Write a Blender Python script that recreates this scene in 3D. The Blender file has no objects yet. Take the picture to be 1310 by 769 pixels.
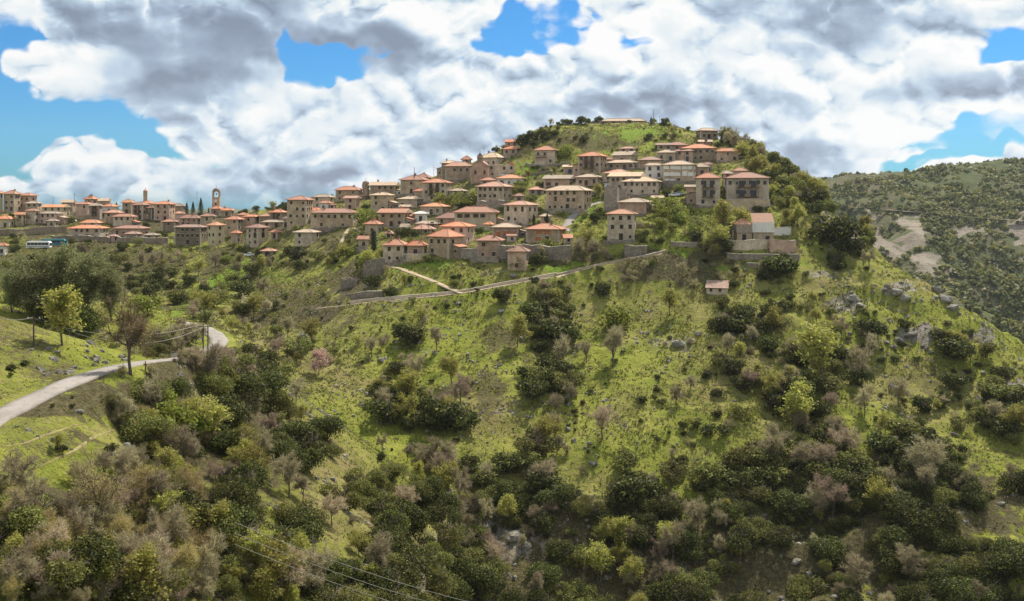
import bpy, math, random
import numpy as np
R = math.radians
random.seed(7)
rng = np.random.default_rng(11)
scene = bpy.context.scene
col = scene.collection
F = 1200.0            # focal length in photo pixels (photo 1310 wide)
CX, HY = 655.0, 250.0 # optical axis column, horizon row

# ------------------------------------------------------------------ helpers
def P3(px, py, Y):
    return ((px - CX) / F * Y, Y, (HY - py) / F * Y)

def vnoise(x, y, seed=0):
    r = np.random.default_rng(seed)
    perm = r.random((256, 256))
    xi = np.floor(x).astype(int); yi = np.floor(y).astype(int)
    fx = x - xi; fy = y - yi
    fx = fx * fx * (3 - 2 * fx); fy = fy * fy * (3 - 2 * fy)
    g = lambda a, b: perm[a & 255, b & 255]
    return (g(xi, yi) * (1 - fx) + g(xi + 1, yi) * fx) * (1 - fy) + (g(xi, yi + 1) * (1 - fx) + g(xi + 1, yi + 1) * fx) * fy

def fbm(x, y, oct=4, seed=0, gain=.5):
    s = 0; a = 1; t = 0
    for o in range(oct):
        s = s + a * (vnoise(x * 2 ** o + 17.3 * o, y * 2 ** o + 9.1 * o, seed + o) - .5); t += a; a *= gain
    return s / t * 2

def mesh_np(name, verts, faces, mats=(), mi=None, smooth=False):
    """faces: (n,k) int array of one polygon size"""
    verts = np.asarray(verts, dtype=np.float32); faces = np.asarray(faces, dtype=np.int32)
    me = bpy.data.meshes.new(name)
    n, k = faces.shape
    me.vertices.add(len(verts)); me.vertices.foreach_set('co', verts.ravel())
    me.loops.add(n * k); me.loops.foreach_set('vertex_index', faces.ravel())
    me.polygons.add(n); me.polygons.foreach_set('loop_start', np.arange(0, n * k, k, dtype=np.int32))
    try: me.polygons.foreach_set('loop_total', np.full(n, k, dtype=np.int32))
    except Exception: pass
    for m in mats: me.materials.append(m)
    if mi is not None: me.polygons.foreach_set('material_index', np.asarray(mi, dtype=np.int32))
    me.polygons.foreach_set('use_smooth', np.full(n, smooth))
    me.update(calc_edges=True)
    return me

def link(name, data, parent=None, loc=None, rot=None):
    o = bpy.data.objects.new(name, data); col.objects.link(o)
    if parent: o.parent = parent
    if loc is not None: o.location = loc
    if rot is not None: o.rotation_euler = rot
    return o

def tag(o, label, cat, group=None):
    o['label'] = label; o['category'] = cat
    if group: o['group'] = group
    return o

class MB:
    def __init__(s): s.v = []; s.f = []; s.m = []
    def box(s, x0, x1, y0, y1, z0, z1, m=0):
        b = len(s.v)
        s.v += [(x0,y0,z0),(x1,y0,z0),(x1,y1,z0),(x0,y1,z0),(x0,y0,z1),(x1,y0,z1),(x1,y1,z1),(x0,y1,z1)]
        for q in ((0,3,2,1),(4,5,6,7),(0,1,5,4),(1,2,6,5),(2,3,7,6),(3,0,4,7)): s.f.append(tuple(b+i for i in q)); s.m.append(m)
    def poly(s, pts, m=0):
        b = len(s.v); s.v += [tuple(p) for p in pts]; s.f.append(tuple(range(b, b+len(pts)))); s.m.append(m)
    def tube(s, p, q, r0, r1=None, n=6, m=0, caps=True):
        r1 = r0 if r1 is None else r1
        p = np.array(p, float); q = np.array(q, float); d = q - p; L = np.linalg.norm(d) + 1e-9; d /= L
        a = np.cross(d, (0,0,1) if abs(d[2]) < .9 else (1,0,0)); a /= np.linalg.norm(a); c = np.cross(d, a)
        b = len(s.v)
        for P, r in ((p, r0), (q, r1)):
            for i in range(n):
                t = 2*math.pi*i/n; s.v.append(tuple(P + r*(math.cos(t)*a + math.sin(t)*c)))
        for i in range(n):
            j = (i+1) % n; s.f.append((b+i, b+j, b+n+j, b+n+i)); s.m.append(m)
        if caps:
            s.f.append(tuple(b+n+i for i in range(n))); s.m.append(m)
            s.f.append(tuple(b+i for i in range(n-1,-1,-1))); s.m.append(m)
    def lathe(s, prof, n=12, c=(0,0), m=0):
        b = len(s.v)
        for r, z in prof:
            for i in range(n):
                t = 2*math.pi*i/n; s.v.append((c[0]+r*math.cos(t), c[1]+r*math.sin(t), z))
        for k in range(len(prof)-1):
            for i in range(n):
                j = (i+1) % n; s.f.append((b+k*n+i, b+k*n+j, b+(k+1)*n+j, b+(k+1)*n+i)); s.m.append(m)
    def mesh(s, name, mats, smooth=False):
        me = bpy.data.meshes.new(name); me.from_pydata(s.v, [], s.f)
        for m in mats: me.materials.append(m)
        me.polygons.foreach_set('material_index', s.m)
        if smooth: me.polygons.foreach_set('use_smooth', [True]*len(s.f))
        me.update(); return me
    def build(s, name, mats, parent=None, smooth=False, loc=None, rot=None):
        if not isinstance(mats, (list, tuple)): mats = [mats]
        return link(name, s.mesh(name, mats, smooth), parent, loc, rot)

# ------------------------------------------------------------------ materials
class NT:
    def __init__(s, name):
        s.m = bpy.data.materials.new(name); s.m.use_nodes = True
        s.t = s.m.node_tree; s.b = s.t.nodes['Principled BSDF']; s.b.inputs['Roughness'].default_value = .85
        s.b.inputs['Specular IOR Level'].default_value = .25
    def n(s, typ, **kw):
        nd = s.t.nodes.new(typ)
        for k, v in kw.items():
            if k.startswith('i_'):
                key = k[2:].replace('_', ' '); nd.inputs[int(key) if key.isdigit() else key].default_value = v
            else: setattr(nd, k, v)
        return nd
    def l(s, a, b): s.t.links.new(a, b)
    def coord(s, kind='Object'):
        return s.n('ShaderNodeTexCoord').outputs[kind]
    def noise(s, vec, scale, detail=3, rough=.55, out='Fac'):
        nd = s.n('ShaderNodeTexNoise', i_Scale=scale, i_Detail=detail, i_Roughness=rough); s.l(vec, nd.inputs['Vector']); return nd.outputs[out]
    def ramp(s, fac, stops, interp='LINEAR'):
        nd = s.n('ShaderNodeValToRGB'); nd.color_ramp.interpolation = interp; e = nd.color_ramp.elements
        while len(e) < len(stops): e.new(.5)
        for i, (p, c) in enumerate(stops): e[i].position = p; e[i].color = (*c, 1) if len(c) == 3 else c
        s.l(fac, nd.inputs['Fac']); return nd.outputs['Color']
    def mix(s, fac, a, b, mode='MIX'):
        nd = s.n('ShaderNodeMix', data_type='RGBA', blend_type=mode)
        for sock, v in ((nd.inputs[0], fac), (nd.inputs[6], a), (nd.inputs[7], b)):
            if isinstance(v, (int, float)): sock.default_value = v
            elif isinstance(v, tuple): sock.default_value = (*v, 1) if len(v) == 3 else v
            else: s.l(v, sock)
        return nd.outputs[2]
    def math(s, op, a, b=0, clamp=False):
        nd = s.n('ShaderNodeMath', operation=op, use_clamp=clamp)
        for sock, v in ((nd.inputs[0], a), (nd.inputs[1], b)):
            if isinstance(v, (int, float)): sock.default_value = v
            else: s.l(v, sock)
        return nd.outputs[0]
    def bump(s, h, strength=.5, dist=.1):
        nd = s.n('ShaderNodeBump', i_Strength=strength, i_Distance=dist); s.l(h, nd.inputs['Height']); s.l(nd.outputs[0], s.b.inputs['Normal'])
    def col(s, c):
        if isinstance(c, tuple): s.b.inputs['Base Color'].default_value = (*c, 1)
        else: s.l(c, s.b.inputs['Base Color'])

def flat(name, c, rough=.7, metal=0, var=.25, scale=1.5):
    t = NT(name); v = t.coord(); nz = t.noise(v, scale, 4)
    t.col(t.ramp(nz, [(.3, tuple(x*(1-var) for x in c)), (.7, tuple(min(1, x*(1+var)) for x in c))]))
    t.b.inputs['Roughness'].default_value = rough; t.b.inputs['Metallic'].default_value = metal
    return t.m

def stone(name, base, mortar, var=.3, scale=2.6):
    """coursed rubble masonry: stretched cells with their own tint, mortar joints, big weather stains"""
    t = NT(name); v = t.coord()
    info = t.n('ShaderNodeObjectInfo')
    mp = t.n('ShaderNodeMapping'); mp.inputs['Scale'].default_value = (1, 1, 1.9); t.l(v, mp.inputs[0])
    vo = t.n('ShaderNodeTexVoronoi', i_Scale=scale); t.l(mp.outputs[0], vo.inputs['Vector'])
    ve = t.n('ShaderNodeTexVoronoi', feature='DISTANCE_TO_EDGE', i_Scale=scale); t.l(mp.outputs[0], ve.inputs['Vector'])
    sep = t.n('ShaderNodeSeparateColor'); t.l(vo.outputs['Color'], sep.inputs[0])
    cell = t.ramp(sep.outputs[0], [(0, tuple(x*(1-var) for x in base)), (.5, base), (1, (base[0]*(1+var), base[1]*(1+var*.85), base[2]*(1+var*.6)))])
    jm = t.ramp(ve.outputs['Distance'], [(.02, (1,1,1)), (.07, (0,0,0))])
    c = t.mix(t.math('MULTIPLY', jm, .6), cell, mortar)
    st = t.noise(v, .35, 5, .65)
    c = t.mix(t.ramp(st, [(.42, (0,0,0)), (.68, (1,1,1))]), c, (base[0]*.62, base[1]*.58, base[2]*.55))
    mp2 = t.n('ShaderNodeMapping'); mp2.inputs['Scale'].default_value = (1.2, 1.2, .18); t.l(v, mp2.inputs[0])
    c = t.mix(t.ramp(t.noise(mp2.outputs[0], 1.3, 4), [(.55, (0,0,0)), (.75, (.5,.5,.5))]), c, (.36, .33, .29))
    hs = t.n('ShaderNodeHueSaturation'); t.l(c, hs.inputs['Color'])
    t.l(t.math('ADD', t.math('MULTIPLY', info.outputs['Random'], .35), .82), hs.inputs['Value'])
    t.col(hs.outputs[0])
    t.bump(t.math('ADD', sep.outputs[1], jm), .5, .06)
    return t.m

def plaster(name, c, patch):
    t = NT(name); v = t.coord(); a = t.noise(v, .5, 6, .65); b = t.noise(v, 4, 3)
    k = t.mix(t.ramp(a, [(.5, (0,0,0)), (.66, (1,1,1))]), c, patch)
    k = t.mix(t.math('MULTIPLY', b, .35), k, (c[0]*.6, c[1]*.6, c[2]*.58)); t.col(k); t.bump(a, .3, .05); return t.m

def tiles(name, c, alt, weather, wamt=.55):
    """barrel tiles: ridges running down the slope (world bump), course lines, patches of lichen and replaced tiles"""
    t = NT(name); v = t.coord()
    vo = t.n('ShaderNodeTexVoronoi', i_Scale=2.2); t.l(v, vo.inputs['Vector'])
    sep = t.n('ShaderNodeSeparateColor'); t.l(vo.outputs['Color'], sep.inputs[0])
    k = t.mix(sep.outputs[0], c, alt)
    k = t.mix(t.ramp(t.noise(v, .45, 6, .7), [(wamt-.12, (0,0,0)), (wamt+.14, (.85,.85,.85))]), k, weather)
    k = t.mix(t.ramp(t.noise(v, 1.9, 3, .6), [(.58, (0,0,0)), (.75, (.55,.55,.55))]), k, tuple(x*.45 for x in c))
    info = t.n('ShaderNodeObjectInfo'); hs = t.n('ShaderNodeHueSaturation'); t.l(k, hs.inputs['Color'])
    t.l(t.math('ADD', t.math('MULTIPLY', info.outputs['Random'], .55), .66), hs.inputs['Value']); t.l(t.math('ADD', t.math('MULTIPLY', info.outputs['Random'], .3), .78), hs.inputs['Saturation'])
    t.col(hs.outputs[0])
    w = t.n('ShaderNodeTexWave', wave_type='BANDS', bands_direction='Z', i_Scale=1.6, i_Distortion=.4); t.l(v, w.inputs[0])
    w2 = t.n('ShaderNodeTexWave', wave_type='BANDS', bands_direction='X', i_Scale=1.5); t.l(v, w2.inputs[0])
    t.bump(t.math('ADD', t.math('ADD', w.outputs['Fac'], w2.outputs['Fac']), sep.outputs[1]), .7, .08)
    return t.m

M = {}
M['stone'] = stone('stone', (.45,.345,.235), (.48,.38,.28))
M['stone_dark'] = stone('stone_dark', (.27,.21,.155), (.32,.26,.2))
M['stone_pale'] = stone('stone_pale', (.55,.45,.34), (.58,.5,.4), .22)
M['stone_pink'] = stone('stone_pink', (.5,.34,.25), (.52,.4,.31), .22)
M['rubble'] = stone('rubble', (.29,.245,.2), (.16,.14,.12), .4, 1.9)
M['white'] = plaster('white_plaster', (.72,.69,.65), (.5,.46,.41))
M['yellow'] = plaster('yellow_plaster', (.56,.47,.3), (.46,.4,.29))
M['pink'] = plaster('pink_plaster', (.6,.43,.35), (.5,.38,.31))
M['red_tile'] = tiles('red_tile', (.47,.145,.08), (.55,.235,.145), (.4,.26,.175), .5)
M['orange_tile'] = tiles('orange_tile', (.5,.19,.095), (.57,.28,.16), (.43,.3,.2), .54)
M['rose_tile'] = tiles('rose_tile', (.44,.17,.115), (.5,.28,.2), (.4,.31,.24), .5)
M['old_tile'] = tiles('old_tile', (.46,.29,.2), (.52,.38,.27), (.38,.33,.26), .46)
M['slate'] = tiles('stone_slab_roof', (.5,.36,.25), (.56,.43,.3), (.38,.3,.22), .5)
M['wood'] = flat('weathered_wood', (.13,.075,.045), .8, 0, .4, 3)
M['wood_pale'] = flat('grey_board', (.3,.235,.19), .85, 0, .4, 3)
M['shutter_orange'] = flat('orange_shutter', (.42,.16,.06), .7)
M['shutter_brown'] = flat('brown_shutter', (.12,.06,.035), .7)
M['shutter_blue'] = flat('blue_shutter', (.07,.11,.25), .6)
M['shutter_white'] = flat('white_shutter', (.7,.68,.62), .6, 0, .1)
M['lintel'] = flat('cut_stone', (.46,.41,.34), .85)
g = NT('window_glass'); g.col((.018,.02,.024)); g.b.inputs['Roughness'].default_value = .12; g.b.inputs['Specular IOR Level'].default_value = .5; M['glass'] = g.m
M['iron'] = flat('iron', (.05,.045,.045), .5, .5)
M['steel'] = flat('galvanised_steel', (.42,.43,.44), .45, .6)
M['tar_wood'] = flat('creosoted_pole', (.09,.07,.055), .9)
M['white_paint'] = flat('white_car_paint', (.78,.78,.78), .3, 0, .04)
M['grey_paint'] = flat('silver_car_paint', (.4,.42,.45), .3, .4, .04)
M['teal_paint'] = flat('teal_coach_paint', (.03,.22,.27), .3, 0, .1)
M['blue_paint'] = flat('blue_coach_paint', (.03,.09,.22), .3, 0, .1)
M['rubber'] = flat('rubber', (.02,.02,.02), .9)
M['cable'] = flat('bare_cable', (.2,.19,.18), .5, .3)
M['flag'] = flat('red_flag_cloth', (.7,.1,.04), .7)

def asphalt():
    t = NT('road_surface'); v = t.coord(); a = t.noise(v, .25, 5, .6); b = t.noise(v, 6, 3)
    k = t.ramp(a, [(.35, (.23,.205,.185)), (.65, (.31,.28,.255))]); k = t.mix(t.math('MULTIPLY', b, .3), k, (.2,.17,.15)); k = t.mix(t.ramp(t.noise(v, .9, 6, .75), [(.52, (0,0,0)), (.6, (.55,.55,.55))]), k, (.16,.14,.12)); t.col(k); t.bump(b, .2, .03); return t.m
M['road'] = asphalt()
def dirt():
    t = NT('dirt_track'); v = t.coord(); a = t.noise(v, .5, 5, .6)
    t.col(t.ramp(a, [(.3, (.24,.18,.11)), (.7, (.42,.34,.24))])); t.bump(a, .4, .1); return t.m
M['dirt'] = dirt(); M['earth'] = flat('bare_earth', (.24,.2,.09), .95, 0, .35, 1.2)
def rock():
    t = NT('limestone'); v = t.coord(); a = t.noise(v, .9, 8, .7); b = t.noise(v, 3.5, 5, .7)
    k = t.ramp(a, [(.3, (.11,.1,.085)), (.5, (.25,.23,.2)), (.72, (.42,.39,.34))])
    k = t.mix(t.ramp(b, [(.5, (0,0,0)), (.75, (.6,.6,.6))]), k, (.13,.12,.06)); t.col(k); t.bump(t.math('ADD', a, b), .9, .35); return t.m
M['rock'] = rock()

def leaf(name, c1, c2, c3, trans=.35):
    t = NT(name)
    geo = t.n('ShaderNodeNewGeometry'); info = t.n('ShaderNodeObjectInfo'); v = t.coord()
    base = t.ramp(geo.outputs['Random Per Island'], [(0, c1), (.55, c2), (1, c3)])
    big = t.noise(v, 1.3, 2)
    hs = t.n('ShaderNodeHueSaturation'); t.l(base, hs.inputs['Color'])
    t.l(t.math('ADD', t.math('MULTIPLY', info.outputs['Random'], .03), .478), hs.inputs['Hue'])
    t.l(t.math('ADD', t.math('ADD', t.math('MULTIPLY', info.outputs['Random'], .55), .22), t.math('MULTIPLY', big, .95)), hs.inputs['Value'])
    hs.inputs['Saturation'].default_value = .95
    c = hs.outputs[0]; t.col(c)
    t.b.inputs['Roughness'].default_value = .6; t.b.inputs['Specular IOR Level'].default_value = .2
    tr = t.n('ShaderNodeBsdfTranslucent'); t.l(c, tr.inputs['Color'])
    mx = t.n('ShaderNodeMixShader', i_0=trans); t.l(t.b.outputs[0], mx.inputs[1]); t.l(tr.outputs[0], mx.inputs[2])
    t.l(mx.outputs[0], t.t.nodes['Material Output'].inputs['Surface'])
    return t.m
M['leaf_dark'] = leaf('evergreen_leaf', (.02,.028,.007), (.058,.075,.014), (.21,.22,.04), .4)  # pale end of the random leaf tint stands in for sunlit highlights
M['leaf_olive'] = leaf('olive_green_leaf', (.06,.07,.016), (.15,.165,.034), (.33,.32,.08), .45)
M['leaf_bud'] = leaf('spring_leaf', (.19,.21,.03), (.33,.34,.05), (.5,.47,.1), .5)
M['leaf_green'] = leaf('fresh_green_leaf', (.11,.145,.018), (.21,.25,.03), (.33,.36,.06), .5)
M['leaf_pine'] = leaf('pine_needle', (.03,.05,.022), (.055,.085,.035), (.09,.12,.05), .2)
M['leaf_poplar'] = leaf('grey_green_leaf', (.12,.15,.05), (.22,.25,.09), (.34,.36,.15), .5)
M['blossom'] = leaf('pink_blossom', (.4,.22,.2), (.55,.33,.3), (.68,.48,.42), .4)
M['cream_blossom'] = leaf('cream_blossom', (.4,.36,.2), (.55,.5,.3), (.65,.6,.4), .4)
M['twig'] = leaf('bare_twig', (.235,.2,.105), (.375,.325,.18), (.53,.47,.285), .3)
M['twig_rose'] = leaf('reddish_twig', (.27,.205,.13), (.41,.315,.205), (.53,.43,.3), .3)
M['twig_gold'] = leaf('golden_twig', (.3,.22,.09), (.43,.34,.14), (.55,.46,.22), .3)
M['bark'] = flat('bark', (.12,.095,.075), .95, 0, .4, 4)
M['tuft'] = leaf('grass_blade', (.1,.125,.02), (.19,.21,.034), (.33,.305,.075), .38)
M['tuft_dry'] = leaf('dry_grass_blade', (.16,.12,.055), (.27,.205,.105), (.38,.3,.16), .3)
# ------------------------------------------------------------------ the lie of the land (metres), from sight lines and estimated distances
CP = [ # photo column, row, distance
 # left near mound and road
 (-200,575,82),(-60,560,92),(0,532,100),(60,502,108),(120,478,118),(180,464,132),(235,458,148),(262,452,162),(280,437,178),(272,426,192),(250,417,205),(218,411,218),(180,407,235),
 (-200,380,120),(0,402,128),(45,430,135),(90,450,140),(0,470,112),(60,470,122),(-100,470,108),
 (-50,415,150),(0,425,165),(70,455,165),(130,470,160),
 # below the road
 (0,590,88),(100,545,100),(180,520,122),(215,500,134),(0,660,80),(0,769,70),(100,620,95),(100,700,84),(100,800,75),(200,600,118),(200,700,98),(200,800,84),(-200,700,64),(-200,800,58),
 (270,500,150),(255,560,138),(255,620,128),(280,700,118),(300,800,104),(320,610,150),(335,545,176),(300,520,160),(360,470,235),
 # hill flank, left
 (400,700,150),(380,800,128),(400,600,180),(400,540,208),(330,430,262),(280,390,310),(400,440,262),(350,380,315),(230,375,340),(220,345,372),(150,370,330),(150,340,365),(60,380,250),(60,350,330),(0,340,330),(0,380,220),(-150,350,300),
 # left village plateau
 (0,312,410),(50,316,405),(100,310,420),(150,306,425),(200,308,425),(250,314,415),(300,316,405),(340,322,385),(0,290,455),(100,288,460),(200,288,462),(300,290,455),(0,271,500),(100,272,500),(200,272,505),(300,273,497),(350,272,470),
 (-150,310,400),(-150,268,500),(0,278,560),(200,280,560),(320,282,560),(0,290,700),(300,292,720),
 # main village slope
 (400,330,350),(450,345,320),(400,305,375),(380,290,395),(400,268,430),(430,256,448),(470,250,450),(500,270,410),(470,295,365),(520,340,300),(560,345,296),(500,318,322),(600,330,303),(560,300,335),(600,290,352),(540,266,400),(510,248,440),(560,245,425),(600,262,385),
 (590,228,440),(640,222,432),(620,250,395),(660,240,402),(650,197,455),(700,215,420),(700,268,345),(740,300,318),(660,345,296),(640,310,318),(700,335,300),(690,165,462),(720,245,375),(760,260,350),(760,225,385),(800,240,362),(780,210,410),(740,160,468),(790,159,470),(840,158,465),
 (800,310,303),(860,310,300),(850,280,322),(830,250,350),(860,235,362),(870,206,402),(900,190,425),(890,170,445),(930,180,430),(930,208,395),(960,190,415),(1000,210,392),(950,264,330),(900,268,330),(1000,265,332),(1030,236,352),
 (970,312,300),(900,318,298),(1030,320,296),(1060,270,322),(1085,295,312),(1100,325,300),(1150,350,290),(1200,378,280),(1250,410,268),(1310,445,256),(1400,500,240),
 # behind the crest
 (740,170,540),(840,170,540),(640,215,530),(560,235,540),(480,245,560),(430,262,560),(930,215,500),(1000,260,450),(1050,300,420),(1100,380,380),(1160,450,350),(1220,500,330),(1300,560,310),(800,220,640),(600,260,660),
 # the grassy slope
 (450,392,282),(560,380,283),(590,376,284),(650,362,287),(712,353,290),(790,338,294),(860,325,297),
 (500,420,266),(600,420,268),(700,400,274),(800,400,275),(900,378,282),(1000,380,278),(1100,380,277),
 (450,480,240),(550,480,243),(650,470,247),(750,470,247),(850,470,246),(950,460,250),(1050,450,254),(1150,450,254),(1250,470,244),
 (450,560,212),(550,550,218),(650,550,220),(750,550,220),(850,550,219),(950,540,222),(1050,530,226),(1150,530,226),(1250,520,229),(1310,500,234),
 (470,640,190),(560,610,202),(660,600,206),(760,590,209),(860,580,211),(960,570,214),(1060,580,212),(1160,580,210),(1260,560,216),(1330,560,214),
 (480,720,172),(580,680,189),(680,670,193),(780,670,194),(880,660,196),(980,650,197),(1080,660,193),(1180,660,190),(1300,640,194),
 (480,810,152),(580,770,170),(680,770,176),(780,770,178),(880,770,177),(980,770,174),(1100,770,170),(1300,770,166),
 (600,900,140),(900,900,148),(1200,900,140),(1500,700,160),(1500,560,210),
]
cp = np.array([P3(*c) for c in CP])
def tps_fit(p, z, lam=6.0):
    n = len(p); d = np.linalg.norm(p[:,None]-p[None], axis=2)
    K = np.where(d > 0, d*d*np.log(d + 1e-9), 0) + lam*np.eye(n)
    A = np.zeros((n+3, n+3)); A[:n,:n] = K; A[:n,n] = 1; A[:n,n+1:] = p; A[n,:n] = 1; A[n+1:,:n] = p.T
    return np.linalg.solve(A, np.concatenate([z, [0,0,0]]))
S = 100.0
tw = tps_fit(cp[:,:2]/S, cp[:,2], .004)
def tps(x, y):
    q = np.stack([x.ravel(), y.ravel()], 1)/S; out = np.empty(len(q))
    for i in range(0, len(q), 20000):
        d = np.linalg.norm(q[i:i+20000,None]-cp[None,:,:2]/S, axis=2)
        out[i:i+20000] = np.where(d > 0, d*d*np.log(d+1e-9), 0) @ tw[:-3] + tw[-3] + q[i:i+20000] @ tw[-2:]
    return out.reshape(x.shape)

CREST = np.array([(-2500,-45),(-600,-45),(-200,-60),(60,-20),(300,5),(380,14),(404,20),(433,24),(460,31),(485,28),(520,32),(545,31),(570,39),(596,41),(650,47),(700,47),(900,56),(1500,60),(4000,50)], float)
def far_h(x, y):
    crest = np.interp(x + 40*fbm(x/160, y/160, 3, 50), CREST[:,0], CREST[:,1])
    t = np.clip((y - 620) / 630, 0, 1); back = np.clip((y - 1250) / 900, 0, 1)
    base = np.where(x > 0, -165, -60 - 105*np.clip((x+500)/500, 0, 1))
    z = base + (crest - base) * (t ** .9)
    z = z - back * (crest + 70) * .9
    mid = np.clip((y-640)/250, 0, 1) * np.clip((1240-y)/260, 0, 1)
    sp = 1 - np.abs(fbm((x + y*.25)/150, y/420, 4, 61))*2
    z = z + mid * (sp*34 - 17) + mid * fbm(x/45, y/60, 4, 71)*15
    z = z + np.clip((y-1150)/100, 0, 1)*fbm(x/30, y/30, 3, 75)*1.6
    # distant blue mountain
    z = z + 270*np.exp(-((x-2750)/650)**2 - ((y-3400)/500)**2)
    return z

GX0, GX1, GY0, GY1, ST = -400., 400., 46., 720., 1.6
gx = np.arange(GX0, GX1+.1, ST); gy = np.arange(GY0, GY1+.1, ST)
XX, YY = np.meshgrid(gx, gy)
ZZ = tps(XX, YY)
ZZ = np.clip(ZZ, -210, 45)
# wild relief: rocky steps and hollows, weaker inside the villages
PXX = XX/YY*F + CX; PYY = HY - ZZ/YY*F
vill = np.clip((345 - PYY)/30, 0, 1) * np.clip((1000-PXX)/40, 0, 1)
vill = np.maximum(vill, np.clip((YY-395)/25, 0, 1)*(PXX < 640))
rough = 1 - .8*vill
relief = fbm(XX/3.4, YY/3.4, 3, 15)*.38 + fbm(XX/38, YY/38, 4, 3)*3.0 + fbm(XX/11, YY/11, 4, 9)*1.15
rid = (1-np.abs(fbm(XX/16, YY/16, 4, 21))*2)
rocky = np.clip((PXX-980)/120, 0, 1)*np.clip((470-PYY)/40, 0, 1)*np.clip((1400-PXX)/60, 0, 1)
rocky = np.maximum(rocky, np.clip((PYY-590)/60, 0, 1)*np.clip((PXX-500)/80, 0, 1)*.9)
near = np.clip((YY-70)/80, .25, 1)
ZZ = ZZ + (relief*rough + rocky*(rid-.55)*4.2)*near
# ground terraces on the upper grassy slope (real little steps)
terr = np.clip((PYY-380)/30, 0, 1)*np.clip((600-PYY)/30, 0, 1)*np.clip((PXX-420)/60, 0, 1)
ph = ZZ/1.7 + fbm(XX/14, YY/14, 2, 33)*1.2
ZZ = ZZ + terr*.30*np.sin(2*math.pi*ph)*1.1
# loose banks: no slope in the left ravine stays steeper than its soil allows
reg = (XX < -12)&(YY < 240)
for _ in range(70):
    P_ = np.pad(ZZ, 1, mode='edge'); nb = np.maximum.reduce([P_[:-2,1:-1], P_[2:,1:-1], P_[1:-1,:-2], P_[1:-1,2:]]) - .72*ST
    ZZ = np.where(reg, np.maximum(ZZ, nb), ZZ)
ZZ = ZZ + reg*fbm(XX/9, YY/9, 3, 91)*.5*near
# blend into the far land at the border
bd = np.minimum(np.minimum(XX-GX0, GX1-XX), GY1-YY); wb = np.clip(bd/90, 0, 1); wb = wb*wb*(3-2*wb)
ZZ = ZZ*wb + far_h(XX, YY)*(1-wb)

def sample(Z, x, y):
    fx = (np.asarray(x, float)-GX0)/ST; fy = (np.asarray(y, float)-GY0)/ST
    ix = np.clip(fx.astype(int), 0, Z.shape[1]-2); iy = np.clip(fy.astype(int), 0, Z.shape[0]-2)
    tx = np.clip(fx-ix, 0, 1); ty = np.clip(fy-iy, 0, 1)
    return (Z[iy,ix]*(1-tx)+Z[iy,ix+1]*tx)*(1-ty)+(Z[iy+1,ix]*(1-tx)+Z[iy+1,ix+1]*tx)*ty

def polyline(pts, step=1.5):
    pts = np.array(pts, float); out = []
    # catmull-rom
    for i in range(len(pts)-1):
        p0 = pts[max(i-1,0)]; p1 = pts[i]; p2 = pts[i+1]; p3 = pts[min(i+2,len(pts)-1)]
        n = max(2, int(np.linalg.norm(p2-p1)/step))
        for k in range(n):
            t = k/n
            out.append(.5*((2*p1)+(-p0+p2)*t+(2*p0-5*p1+4*p2-p3)*t*t+(-p0+3*p1-3*p2+p3)*t**3))
    out.append(pts[-1]); return np.array(out)

PATHMASK = np.zeros_like(ZZ)
def carve(line, half, blend, depth=.12):
    """cut a bench for a road: grid heights follow the line inside half-width"""
    global ZZ
    lo = line[:,:2].min(0)-half-blend-3; hi = line[:,:2].max(0)+half+blend+3
    i0 = max(0,int((lo[0]-GX0)/ST)); i1 = min(len(gx),int((hi[0]-GX0)/ST)+2); j0 = max(0,int((lo[1]-GY0)/ST)); j1 = min(len(gy),int((hi[1]-GY0)/ST)+2)
    sx = XX[j0:j1,i0:i1]; sy = YY[j0:j1,i0:i1]
    best = np.full(sx.shape, 1e9); zz = np.zeros(sx.shape)
    for p in line:
        d = np.hypot(sx-p[0], sy-p[1]); m = d < best; best[m] = d[m]; zz[m] = p[2]
    w = np.clip(1-(best-half)/blend, 0, 1); w = w*w*(3-2*w)
    ZZ[j0:j1,i0:i1] = ZZ[j0:j1,i0:i1]*(1-w)+(zz-depth)*w

def hit(px, py, y0=52., y1=640.):
    """first ground point on the sight line through photo pixel (px,py)"""
    Y = np.arange(y0, y1, .5); x = (px-CX)/F*Y; z = (HY-py)/F*Y
    g = sample(ZZ, x, Y); k = np.nonzero(g >= z)[0]
    if len(k) == 0: return hit(px, py+2) if py < 790 else None
    k = k[0]; yy = Y[k]
    if k > 0:
        a = z[k-1]-g[k-1]; b = g[k]-z[k]; yy = Y[k-1] + .5*a/(a+b+1e-9)
    return float((px-CX)/F*yy), float(yy), float(sample(ZZ, (px-CX)/F*yy, yy))

ROAD = polyline([P3(*c) for c in [(-260,580,80),(-60,560,91),(0,532,100),(60,502,108),(120,478,118),(180,464,132),(235,458,148),(262,450,162),(280,438,178),(272,426,192),(250,417,205),(218,411,218),(180,407,235),(120,400,262)]])
carve(ROAD, 2.6, 6)
def track(pix, half=1.6):
    pts = []
    for px, py in pix:
        h = hit(px, py); pts.append(h)
    ln = polyline(pts); k = np.ones(9)/9
    z = np.convolve(np.pad(ln[:,2], 4, mode='edge'), k, 'valid'); ln[:,2] = z
    carve(ln, half, 3.0, .08); return ln
T_ENTR = track([(489,338),(510,343),(530,350),(560,362),(592,377)], 1.8)
T_LANE = track([(723,298),(727,284),(738,272),(752,264),(768,257)], 1.5)
T_WALL = track([(405,396),(450,389),(500,384),(550,380),(592,375),(640,366),(680,359),(712,353)], 1.3)
T_UP = track([(712,357),(740,346),(780,337),(820,330),(846,323)], 1.2)
T_DIRT1 = polyline([hit(*q) for q in [(0,572),(30,568),(52,559),(80,550),(107,543)]])
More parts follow.
